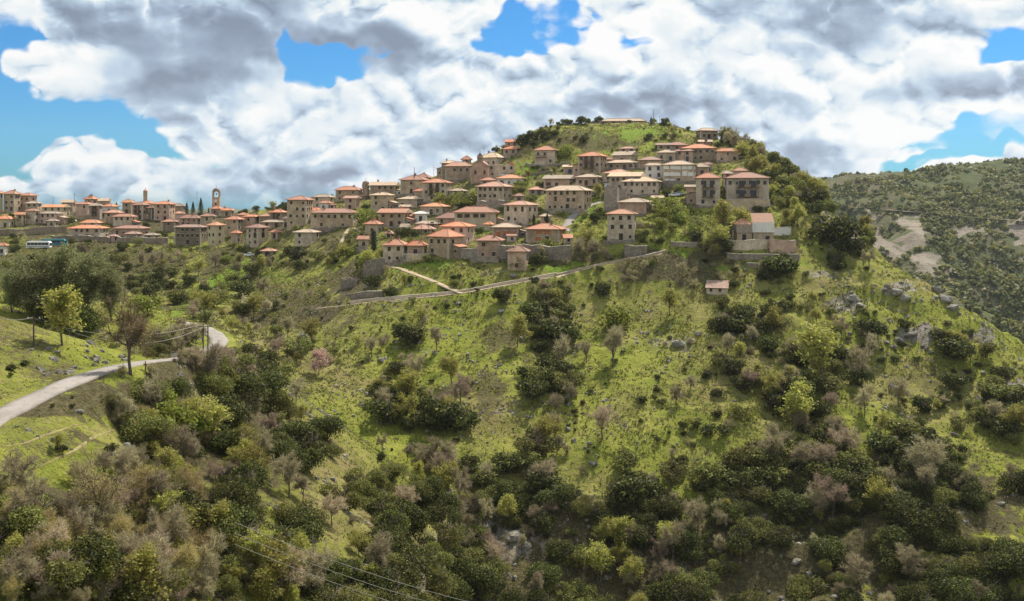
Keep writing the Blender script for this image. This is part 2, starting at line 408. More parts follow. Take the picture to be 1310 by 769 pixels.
T_DIRT2 = polyline([hit(*q) for q in [(50,598),(70,588),(88,580),(108,568),(127,557),(150,546)]])
T_BEND = track([(436,312),(447,291),(458,294),(463,302)], .8)

# terrain mesh
nx, ny = len(gx), len(gy)
idx = np.arange(nx*ny).reshape(ny, nx)
quads = np.stack([idx[:-1,:-1], idx[:-1,1:], idx[1:,1:], idx[1:,:-1]], -1).reshape(-1,4)
DZY, DZX = np.gradient(ZZ, ST)
SLOPE = np.hypot(DZX, DZY)

def ground_mat(far=False):
    t = NT('far_ground' if far else 'ground'); v = t.coord()
    geo = t.n('ShaderNodeNewGeometry')
    sepn = t.n('ShaderNodeSeparateXYZ'); t.l(geo.outputs['Normal'], sepn.inputs[0])
    a = t.noise(v, .012 if far else .022, 5, .6); b = t.noise(v, .06 if far else .16, 6, .65); c = t.noise(v, .3 if far else 1.1, 5, .7); d = t.noise(v, 1.0 if far else 3.2, 3, .7)
    if not far:
        green = t.ramp(b, [(.3, (.13,.16,.022)), (.5, (.22,.245,.036)), (.7, (.33,.325,.07))])
        brown = t.ramp(b, [(.35, (.17,.135,.055)), (.65, (.31,.255,.12))])
    else:  # far greens and browns darkened to stand in for a cloud's shadow
        green = t.ramp(b, [(.3, (.045,.065,.025)), (.5, (.08,.1,.035)), (.72, (.145,.14,.06))])
        brown = t.ramp(b, [(.35, (.09,.08,.05)), (.65, (.18,.15,.095))])
    k = t.mix(t.ramp(t.math('ADD', t.math('MULTIPLY', a, .6), t.math('MULTIPLY', c, .45)), [(.5, (0,0,0)), (.64, (1,1,1))]), green, brown)
    at = t.n('ShaderNodeAttribute', attribute_name='cover'); sc = t.n('ShaderNodeSeparateColor'); t.l(at.outputs['Color'], sc.inputs[0])
    # R = bare soil / scrub floor, G = lush cultivated green, B = rock / scree
    jitter = t.math('ADD', c, d)
    def m(ch, lo=.75, hi=1.15):
        s_ = t.math('ADD', ch, t.math('MULTIPLY', t.math('SUBTRACT', jitter, 1.0), .9)); return t.ramp(s_, [(.42, (0,0,0)), (.6, (1,1,1))])
    soil = t.ramp(c, [(.3, (.045,.04,.02)), (.52, (.1,.085,.042)), (.75, (.2,.17,.085))])
    k = t.mix(m(sc.outputs[0]), k, soil)
    k = t.mix(m(sc.outputs[1]), k, t.ramp(c, [(.3, (.12,.2,.02)), (.7, (.22,.31,.035))]))
    rk = t.ramp(t.noise(v, .5 if far else .8, 8, .7), [(.32, (.12,.105,.085)), (.5, (.27,.24,.2)), (.7, (.43,.39,.33))])
    if far: rk = t.ramp(t.noise(v, .05, 8, .7), [(.32, (.17,.14,.11)), (.5, (.26,.22,.175)), (.7, (.36,.31,.25))])
    k = t.mix(m(sc.outputs[2]), k, rk)
    steep = t.ramp(t.math("ADD", sepn.outputs["Z"], t.math("MULTIPLY", t.math("SUBTRACT", c, .5), .5)), [(.42 if not far else .3, (1,1,1)), (.56 if not far else .4, (0,0,0))])
    k = t.mix(steep, k, rk)
    dk = t.ramp(d, [(.36, (1,1,1)), (.5, (0,0,0))])
    k = t.mix(t.math('MULTIPLY', dk, .45), k, (.06,.055,.025))
    t.col(k); t.b.inputs['Roughness'].default_value = .95; t.b.inputs['Specular IOR Level'].default_value = .1
    t.bump(t.math('ADD', t.math('MULTIPLY', c, 1.0), t.math('MULTIPLY', d, .35)), 1.0, .9 if not far else 2.5)
    return t.m
M['ground'] = ground_mat(); M['far_ground'] = ground_mat(True)

def mask_poly(PX, PY, ell):
    out = np.zeros_like(PX)
    qx = PX + 26*fbm(PX/23, PY/15, 4, 401); qy = PY + 15*fbm(PX/23, PY/15, 4, 402)
    hx = 1 + .9*fbm(PX/7+PY/9, PY/6-PX/14, 4, 403)
    for cx, cy, rx, ry, w in ell:
        out = np.maximum(out, w*np.clip(1.6-1.6*np.hypot((qx-cx)/rx, (qy-cy)/ry)*hx, 0, 1))
    return out
PYY = HY - ZZ/YY*F
vis = (YY < 560)
soilM = mask_poly(PXX, PYY, [(640,430,60,45,.6),(700,450,60,70,.55),(620,500,50,60,.6),(120,500,90,22,.9),(80,520,80,20,.9),(170,540,60,50,.7),(60,480,70,25,.6),(380,400,110,50,.8),(300,340,90,40,.8),(100,340,220,60,.9),(860,350,120,28,.8),(1190,480,70,40,.5),(760,700,320,90,1.),(1150,650,260,90,.9),(300,560,120,150,.8),(120,690,200,110,.9),(700,330,120,30,.6),(450,360,60,30,.9),(760,180,120,25,.6),(200,285,260,34,.95),(560,265,180,50,.62),(760,235,180,40,.6),(900,720,520,110,.85),(540,760,260,70,.9),(240,700,160,120,.9),(860,330,200,20,.7),(1100,600,240,50,.7),(200,600,80,60,.8),(230,470,60,50,.8),(30,440,110,36,.5),(40,580,110,40,.5),(650,470,260,60,.28),(1180,500,160,30,.3),(960,200,60,30,.5),(560,310,120,60,.5),(420,300,60,40,.6)])
lushM = mask_poly(PXX, PYY, [(480,375,30,8,1.),(255,350,60,14,.0),(560,338,40,8,1.),(745,275,22,20,1.),(650,205,20,5,.6),(616,296,24,10,1.),(690,215,40,16,.8),(833,190,16,4,1.2),(820,170,70,14,.6),(60,570,60,16,.15),(20,440,60,30,.1),(520,340,30,6,.8),(700,345,70,8,.8),(860,318,60,6,.7),(500,232,20,4,1.),(440,285,40,12,.6),(350,355,50,14,.5),(860,430,80,40,.35),(470,420,90,30,.35),(960,340,90,8,.7),(1180,470,90,30,.2)])
rockM = mask_poly(PXX, PYY, [(1085,385,30,20,.9),(1150,375,30,14,.9),(1170,425,40,18,.8),(1215,440,40,18,.7),(1060,350,30,14,.6),(1085,290,30,40,.9),(640,690,60,40,.9),(700,640,60,24,.6),(1300,500,30,26,.9),(860,440,40,12,.5),(960,650,30,40,.6),(1150,630,40,20,.6),(545,450,40,14,.4),(1250,430,60,20,.7)])
# the green strip down the gully on the left
d_ = np.abs((PYY-395)-(PXX-225)*(-.62)); lushM = np.maximum(lushM, np.clip(1.2-d_/16, 0, .9)*((PXX > 220)&(PXX < 320)&(PYY > 325)))
cover = np.stack([soilM, lushM, rockM, np.ones_like(soilM)], -1).astype(np.float32)
me = mesh_np('ground', np.stack([XX.ravel(), YY.ravel(), ZZ.ravel()], 1), quads, [M['ground']], smooth=True)
ca = me.color_attributes.new('cover', 'FLOAT_COLOR', 'POINT'); ca.data.foreach_set('color', cover.reshape(-1))
o = link('ground', me); o['kind'] = 'structure'; o['label'] = 'rough grassy hillside with soil, rock and small terraces'

# far land: one sheet round the main hill out to the horizon
fx = np.concatenate([np.arange(-3000,-400,50), np.arange(-400,1100,10), np.arange(1100,4300,50)]).astype(float)
fy = np.concatenate([np.arange(-400,680,20), np.arange(680,1300,8), np.arange(1300,4600,50)]).astype(float)
FX, FY = np.meshgrid(fx, fy)
FZ = far_h(FX, FY)
def lower_under(FX, FY, FZ):
    ins = (FX > GX0-11)&(FX < GX1+11)&(FY > GY0-21)&(FY < GY1+11)
    g = sample(ZZ, np.clip(FX,GX0,GX1), np.clip(FY,GY0,GY1))
    return np.where(ins, np.minimum(g, FZ)-1.5, FZ)
fr = np.clip((46-FY)/60, 0, 1)
edge = sample(ZZ, np.clip(FX,GX0,GX1), np.full_like(FX, GY0))
nearz = np.maximum(edge - fr*6, -60)
FZ = np.where(FY < 46, np.minimum(nearz, -8), FZ)
FZ = lower_under(FX, FY, FZ)
fi = np.arange(FX.size).reshape(FX.shape)
fq = np.stack([fi[:-1,:-1], fi[:-1,1:], fi[1:,1:], fi[1:,:-1]], -1).reshape(-1,4)
cxm = (FX[:-1,:-1]+FX[1:,1:]).ravel()/2; cym = (FY[:-1,:-1]+FY[1:,1:]).ravel()/2
keep = ~((cxm > GX0+30)&(cxm < GX1-30)&(cym > GY0+40)&(cym < GY1-30)); fq = fq[keep]
FPX = FX/np.maximum(FY,1)*F+CX; FPY = HY-FZ/np.maximum(FY,1)*F
scree = mask_poly(FPX, FPY, [(1118,305,14,36,1.2),(1145,318,30,16,1.2),(1168,302,14,30,1.2),(1185,338,28,20,1.2),(1235,295,14,12,1.1),(1250,290,14,8,1.),(1305,300,18,26,1.2),(1210,345,14,10,.9),(1125,325,10,22,1.),(1290,360,20,20,.8),(1305,420,20,10,.9),(1100,290,10,30,.8)])*((FY>640)&(FY<1300))
fsoil = mask_poly(FPX, FPY, [(1270,275,80,9,1.1),(1180,270,60,7,1.),(1110,265,60,10,.8),(1150,290,100,40,.45)])*((FY>640)&(FY<1300))
cv = np.stack([fsoil, mask_poly(FPX, FPY, [(1180,255,60,12,.4),(1250,350,60,60,.2)]), scree, np.ones_like(scree)], -1).astype(np.float32)
me = mesh_np('far_hills', np.stack([FX.ravel(), FY.ravel(), FZ.ravel()], 1), fq, [M['far_ground']], smooth=True)
ca = me.color_attributes.new('cover', 'FLOAT_COLOR', 'POINT'); ca.data.foreach_set('color', cv.reshape(-1))
o = link('far_hills', me); o['kind'] = 'structure'; o['label'] = 'distant mountainside with scree slopes beyond the valley'

def ribbon(name, line, half, mat, lift=.02, thick=0, step=1, drape=False):
    ln = line[::step]; t = np.gradient(ln, axis=0); nrm = np.stack([-t[:,1], t[:,0]], 1); nrm /= np.linalg.norm(nrm, axis=1)[:,None]+1e-9
    w = half*(1 + .06*np.sin(np.arange(len(ln))*.9))
    if drape: w = w*(.75+.4*fbm(np.arange(len(ln))*.6, np.zeros(len(ln)), 3, 8))*np.clip(np.minimum(np.arange(len(ln)), len(ln)-1-np.arange(len(ln)))/7, .05, 1)
    vs = []; prof = [(-1,-.25),(-1,0),(-.5,.03),(0,.05),(.5,.03),(1,0),(1,-.25)]
    for k in range(len(ln)):
        for s_, h in prof:
            vx, vy = ln[k,0]+nrm[k,0]*s_*w[k], ln[k,1]+nrm[k,1]*s_*w[k]
            vs.append((vx, vy, (float(sample(ZZ,vx,vy)) if drape else ln[k,2])+lift+h))
    P = len(prof); fs = []
    for k in range(len(ln)-1):
        for i in range(P-1): fs.append((k*P+i, k*P+i+1, (k+1)*P+i+1, (k+1)*P+i))
    return link(name, mesh_np(name, vs, fs, [mat], smooth=True))
r = ribbon('road', ROAD, 1.65, M['road'], .06); r['kind'] = 'structure'; r['label'] = 'narrow pale grey country road curving round the mound'
for ln, hf, lab in ((T_ENTR,1.3,'pale dirt track climbing to the lower houses'),(T_LANE,1.7,'pale paved lane climbing between the houses'),(T_WALL,1.0,'grey footpath running along the stone parapet'),(T_UP,.9,'narrow footpath rising to the terraces'),(T_DIRT1,.26,'bare earth track below the road'),(T_DIRT2,.2,'thin earth footpath on the grassy bank'),(T_BEND,.7,'short pale bend of path between bushes')):
    p = ribbon('path', ln, hf, M['road'] if ln is T_LANE else (M['earth'] if ln is T_DIRT1 or ln is T_DIRT2 else M['dirt']), .05, drape=(ln is T_DIRT1 or ln is T_DIRT2)); p['kind'] = 'structure'; p['label'] = lab
# ------------------------------------------------------------------ houses
LAND = []   # (px, py, phrase) for describing plants
def hip_roof(w, d, h, ov, gable=False, shed=False):
    """closed roof shell with a wooden underside; returns MB with mats 0 tile, 1 wood; origin at eave level centre"""
    m = MB(); a, b = w/2+ov, d/2+ov; th = .16
    if shed:
        m.poly([(-a,-b,0),(a,-b,0),(a,b,h),(-a,b,h)],0); m.poly([(-a,-b,-th),(-a,b,h-th),(a,b,h-th),(a,-b,-th)],1)
        m.poly([(-a,-b,-th),(a,-b,-th),(a,-b,0),(-a,-b,0)],0); m.poly([(a,-b,-th),(a,b,h-th),(a,b,h),(a,-b,0)],1); m.poly([(-a,-b,-th),(-a,-b,0),(-a,b,h),(-a,b,h-th)],1); m.poly([(a,b,h-th),(-a,b,h-th),(-a,b,h),(a,b,h)],1)
        return m
    if w >= d: r = max(a-b*(.95), .15) if not gable else a; p, q = (-r,0,h), (r,0,h)
    else: r = max(b-a*(.95), .15) if not gable else b; p, q = (0,-r,h), (0,r,h)
    c = [(-a,-b,0),(a,-b,0),(a,b,0),(-a,b,0)]
    gm = 2 if gable else 0
    if w >= d:
        m.poly([c[0],c[1],q,p]); m.poly([c[2],c[3],p,q]); m.poly([c[1],c[2],q], gm); m.poly([c[3],c[0],p], gm)
    else:
        m.poly([c[1],c[2],q,p]); m.poly([c[3],c[0],p,q]); m.poly([c[0],c[1],p], gm); m.poly([c[2],c[3],q], gm)
    cb = [(x,y,-th) for x,y,z in c]
    for i in range(4): j=(i+1)%4; m.poly([cb[i],cb[j],c[j],c[i]],0)
    m.poly(cb[::-1],1)
    # ridge and hip caps
    if not gable:
        for s_, e_ in ([(c[0],p),(c[3],p),(c[1],q),(c[2],q),(p,q)] if w >= d else [(c[0],p),(c[1],p),(c[2],q),(c[3],q),(p,q)]):
            m.tube((s_[0],s_[1],s_[2]+.03),(e_[0],e_[1],e_[2]+.04),.13,n=5,m=0)
    return m

def window_mb(w=.95, h=1.3, shut=0, arch=False, lintel=True):
    m = MB()   # 0 glass 1 frame 2 shutter 3 lintel ; outward is -Y, origin bottom centre on the wall face
    m.box(-w/2,w/2,-.012,.03,0,h,0)
    f=.07
    m.box(-w/2-f,-w/2,-.06,.03,0,h,1); m.box(w/2,w/2+f,-.06,.03,0,h,1); m.box(-w/2,w/2,-.06,.03,h,h+f,1); m.box(-.03,.03,-.035,.03,0,h,1)
    m.box(-w/2-.16,w/2+.16,-.13,.03,-.12,0,3)
    if lintel: m.box(-w/2-.18,w/2+.18,-.05,.03,h+f,h+f+.2,3)
    if arch:
        n=8; pts=[(-w/2*math.cos(math.pi*i/n),-.02,h+w/2*math.sin(math.pi*i/n)) for i in range(n+1)]; m.poly([(x,-.075,z) for x,y,z in pts][::-1],0)
    if shut:
        m.box(-w/2-f-w*.5,-w/2-f,-.09,-.03,0,h,2); m.box(w/2+f,w/2+f+w*.5,-.09,-.03,0,h,2)
    return m
WIN = {}
def window_mesh(kind):
    if kind in WIN: return WIN[kind]
    size, sh = kind
    ww, hh = {'n':(.95,1.35),'s':(.7,.95),'t':(.85,1.75),'b':(1.3,1.5),'d':(1.15,2.15),'a':(1.6,1.7)}[size]
    m = window_mb(ww, hh, 0 if sh in ('', 'closed_orange') else 1, size=='a')
    sm = {'': 'wood','o':'shutter_orange','n':'shutter_brown','u':'shutter_blue','w':'shutter_white'}.get(sh,'wood')
    if sh == 'w' or sh == 'o':  # closed shutters cover the opening
        m.box(-ww/2+.02,ww/2-.02,-.085,-.02,.02,hh-.02,2)
    WIN[kind] = m.mesh('window', [M['glass'], M['shutter_brown'] if sh != 'w' else M['shutter_white'], M[sm], M['lintel']]); return WIN[kind]

def balcony(root, x0, x1, yf, z, depth=1.2, roof=None):
    m = MB(); m.box(x0,x1,yf-depth,yf,z-.16,z,0); b = m.build('balcony', M['wood'], root)
    r = MB(); zt = z+1.0
    r.box(x0,x1,yf-depth,yf-depth+.06,zt-.08,zt); r.box(x0,x0+.06,yf-depth,yf,zt-.08,zt); r.box(x1-.06,x1,yf-depth,yf,zt-.08,zt)
    n = max(3,int((x1-x0)/.28))
    for i in range(n+1):
        x = x0+.03+(x1-x0-.06)*i/n; r.box(x-.03,x+.03,yf-depth+.01,yf-depth+.05,z,zt-.08)
    r.build('railing', M['wood'], b)
    return b

def house(xL, xR, ytop, yeave, ybase, roof='red_tile', wall='stone', rot=None, lab='', o='', Y=None, dr=None, cat='house', name='stone_house', fl=None, grp=None, where=None):
    """photo box of the house -> real house standing on the slope where the sight line meets the ground"""
    rs = random.Random(int(xL*31+ybase*7))
    cx = (xL+xR)/2
    if Y is None:
        h_ = hit(cx, ybase); Y = h_[1] if h_ else 450.
    k = Y/F
    if rot is None: rot = 0
    if rot is not None: rot = rot + rs.uniform(-13, 9)
    a = R(rot); az_ = math.atan((cx-CX)/F); phi = abs(a + az_)   # apparent angle to the sight line
    tot = (xR-xL)*k*1.07; ratio = dr or (.55 if 'L' in o else .85)
    ov = .28 if 's' in o else (.12 if 'F' in o else .7)
    tot = tot - 2*ov*.9
    wd = tot/(math.cos(phi)+ratio*math.sin(phi)); dp = wd*ratio
    if 'L' in o and dp > 11: dp = 11; wd = (tot-dp*math.sin(phi))/math.cos(phi)
    wd = max(wd, 2.2); dp = max(dp, 2.2)
    H = (ybase-yeave)*k
    rh = max(.5, (yeave-ytop)*k)
    zb = (HY-ybase)/F*Y
    # roof rise: the sight line comes from slightly above or below
    elev = (yeave-HY)/F
    rh = max(.8, rh - elev*dp*.45)*.9
    if 'F' not in o and 'D' not in o: rh = min(max(rh, .17*min(wd,dp)), .42*min(wd,dp)+.4)
    cyy = Y + dp/2*math.cos(phi); cxx = (cx-CX)/F*cyy
    if 'F' not in o and 'D' not in o and 'g' not in o and wd < 13 and H < 6 and xL not in (489,520,547,609,648) and rs.random() < .2: o = o+'g'
    root = link(name, None, None, (cxx, cyy, zb), (0,0,a))
    if not lab and where: lab = where
    tag(root, lab, cat, grp)
    # walls: plinth goes down into the slope
    m = MB(); w2, d2 = wd/2, dp/2; fd = 5.0 if H > 3 else 3
    mats = [M[wall], M['stone_dark'], M['lintel']]
    m.box(-w2,w2,-d2,d2,-fd,H-.02,0)
    if 'J' in o:   # jettied timber/plaster upper storey with stone below
        mats = [M['stone'], M['stone_dark'], M['lintel'], M[wall]]
        m = MB(); m.box(-w2,w2,-d2,d2,-fd,H*.52,0); m.box(-w2-.25,w2+.25,-d2-.35,d2+.1,H*.52,H-.02,3); m.box(-w2-.3,w2+.3,-d2-.4,-d2-.2,H*.52-.15,H*.52,1)
    if 'F' in o: # flat top / ruin: broken crown
        n = 7; 
        for i in range(n):
            x0 = -w2+wd*i/n; m.box(x0+.01,x0+wd/n-.01,-d2+.003,-d2+.6,H-.02,H+rs.uniform(.1,1.0),0)
            m.box(x0+.01,x0+wd/n-.01,d2-.6,d2-.003,H-.02,H+rs.uniform(.2,1.3),0)
    # quoins
    if wall.startswith('stone') and 'F' not in o and 'J' not in o:
        for sx in (-1,1):
            for i in range(int((H+1)/.55)):
                l = .55 if i%2 else .32
                m.box(min(sx*w2,sx*(w2-l)) - (.015 if sx<0 else 0), max(sx*w2,sx*(w2-l)) + (.015 if sx>0 else 0), -d2-.015,-d2+ (.3 if i%2 else .5), -1+i*.55, -1+i*.55+.45, 2)
    m.build('wall', mats, root)
    if 'F' not in o:
        rm = hip_roof(wd, dp, rh, ov, 'g' in o, 'D' in o)
        rf = rm.build('roof', [M[roof], M['wood'], M[wall]], root, loc=(0,0,H))
        if 'c' in o or ('x' not in o and wd > 5 and rs.random() < .6):
            for q in range(2 if 'C' in o else 1):
                c = MB(); cx_ = rs.uniform(-w2*.6,w2*.6); cy_ = rs.uniform(-d2*.35,d2*.4); top = rh+rs.uniform(.3,.8)
                c.box(cx_-.35,cx_+.35,cy_-.3,cy_+.3,.1,top,0); c.box(cx_-.42,cx_+.42,cy_-.37,cy_+.37,top+.18,top+.28,1)
                for sx in (-1,1): c.box(cx_+sx*.33-.06,cx_+sx*.33+.06,cy_-.3,cy_+.3,top,top+.18,0)
                c.build('chimney', [M['stone_dark'] if rs.random()<.6 else M[roof], M[roof]], rf)
    # windows
    if 'W' in o: return root, wd, dp, H, Y
    F_ = fl or max(1, int(round(H/2.9)))
    fh = H/F_
    sh = 'o' if 'o' in o else ('w' if 'w' in o else ('u' if 'u' in o else ('n' if 'n' in o else '')))
    def face(length, place, first=True, skip=0.2):
        n = max(1, min(6, int(length/ (2.1 if 'M' in o else 2.7))))
        for f_ in range(F_):
            z = f_*fh + min(1.0, fh*.3)
            for i in range(n):
                if rs.random() < skip*(2.2 if f_ == 0 and F_ > 1 else 1): continue
                u = (i+.5)/n*length - length/2 + rs.uniform(-.28,.28)
                kd = 'n' if fh > 2.3 else 's'
                if f_ == 0 and F_ > 1: kd = rs.choice(['s','n'])
                if first and f_ == 0 and i == n//2 and rs.random() < .6: kd = 'd'; zz = .1
                else: zz = z
                if 'A' in o and f_ == 1 and i == n//2: kd = 'a'
                zz += rs.uniform(-.12,.12); u += 0
                if kd == 'n' and rs.random() < .18: kd = rs.choice(['s','t'])
                wnd = link('door' if kd == 'd' else 'window', window_mesh((kd, sh if kd != 'd' else '')), root)
                p, r_ = place(u); jf = (.36 if ('J' in o and f_ >= F_*.52) else 0)
                wnd.location = (p[0], p[1]-(jf if first else 0), zz); wnd.rotation_euler = (0,0,r_)
                if not first and jf: wnd.location.x += .26*(1 if p[0] > 0 else -1)
    face(wd-.6, lambda u: ((u,-d2-.004,0),0))
    if phi > .06:
        sgn = 1 if (a+az_) < 0 else -1
        face(dp-.8, lambda u: ((sgn*(w2+.004),u*sgn,0), sgn*math.pi/2), False, .25)
    if 'F' not in o and cx > 365 and rs.random() < .5:
        ex, ey = rs.uniform(.6,2.4), rs.uniform(1.0,3.0); q = MB(); sd = rs.choice([0,1,2])
        q.box(-w2-(ex if sd != 1 else .2), w2+(ex if sd != 0 else .2), -d2-ey, d2-.5, -fd-1, -.06, 0)
        for i in range(int((wd+2)/1.3)):   # uneven parapet stones
            if rs.random() < .55: x_ = -w2-.1+i*1.3; q.box(x_, x_+1.27, -d2-ey+.003, -d2-ey+.35, -.059, rs.uniform(.25,.8), 0)
        q.build('terrace', [M['rubble']], root)
    if wd > 7 and 'F' not in o and rs.random() < .62 and H > 3.4 and xL not in (698, 776, 927):
        sd = rs.choice([-1,1]); lw = rs.uniform(2.2,3.6); lh = H*rs.uniform(.4,.62); ld = dp*rs.uniform(.45,.75)
        q = MB(); x0, x1 = (w2+.003, w2+lw) if sd > 0 else (-w2-lw, -w2-.003)
        y0 = -d2+rs.uniform(.4,dp-ld-.1 if dp-ld > .6 else .5); q.box(x0,x1,y0,y0+ld,-fd,lh,0)
        an = q.build('side_wing', [M[rs.choice(['stone','stone_dark','white','stone_pink'])]], root)
        rr = MB(); t0, t1 = (lh+.9, lh+.05); xa, xb = (x0, x1+.35) if sd > 0 else (x1, x0-.35)
        for dz, mm in ((.0,0),(-.14,1)):
            pts = [(xa,y0-.3,t0+dz),(xb,y0-.3,t1+dz),(xb,y0+ld+.3,t1+dz),(xa,y0+ld+.3,t0+dz)]; rr.poly(pts if (sd>0)==(mm==0) else pts[::-1],mm)
        rr.poly([(xb,y0-.3,t1-.14),(xb,y0-.3,t1),(xb,y0+ld+.3,t1),(xb,y0+ld+.3,t1-.14)],1); rr.poly([(xa,y0-.3,t0-.14),(xa,y0-.3,t0),(xb,y0-.3,t1),(xb,y0-.3,t1-.14)],1)
        rr.build('wing_roof', [M[roof], M['wood']], an)
        gq = MB(); gq.poly([(x0,y0+.02,lh),(x1,y0+.02,lh),((x0 if sd>0 else x1),y0+.02,lh+.85)]); gq.build('wing_gable', [M['stone']], an)
        wq = link('window', window_mesh(('s','')), root); wq.location = ((x0+x1)/2, y0-.004, lh*.35)
    if 'B' in o:
        for f_ in range(1, F_):
            b_ = balcony(root, -wd*.26, wd*.26, -d2, f_*fh+.05, 1.3)
            for s0, s1 in ((-.2,-.08),(.08,.2)):
                q = MB()
                q.box(wd*s0, wd*s1, -d2-.14, -d2-.09, f_*fh+.1, f_*fh+min(2.35, fh-.3), 0)
                q.box(wd*s0-.08, wd*s0, -d2-.18, -d2-.06, f_*fh+.06, f_*fh+fh-.25, 1); q.box(wd*s1, wd*s1+.08, -d2-.18, -d2-.06, f_*fh+.06, f_*fh+fh-.25, 1)
                q.build('balcony_door', [M['glass'], M['wood']], root)
            p_ = MB()
            for xx in (-wd*.26+.08, 0, wd*.26-.08): p_.box(xx-.06, xx+.06, -d2-1.26, -d2-1.14, f_*fh+1.06, (f_+1)*fh-.12)
            p_.build('balcony_post', M['wood'], b_)
    if 'b' in o:
        balcony(root, -wd*.42, wd*.1, -d2, (F_-1)*fh+.05, 1.0)
    return root, wd, dp, H, Y

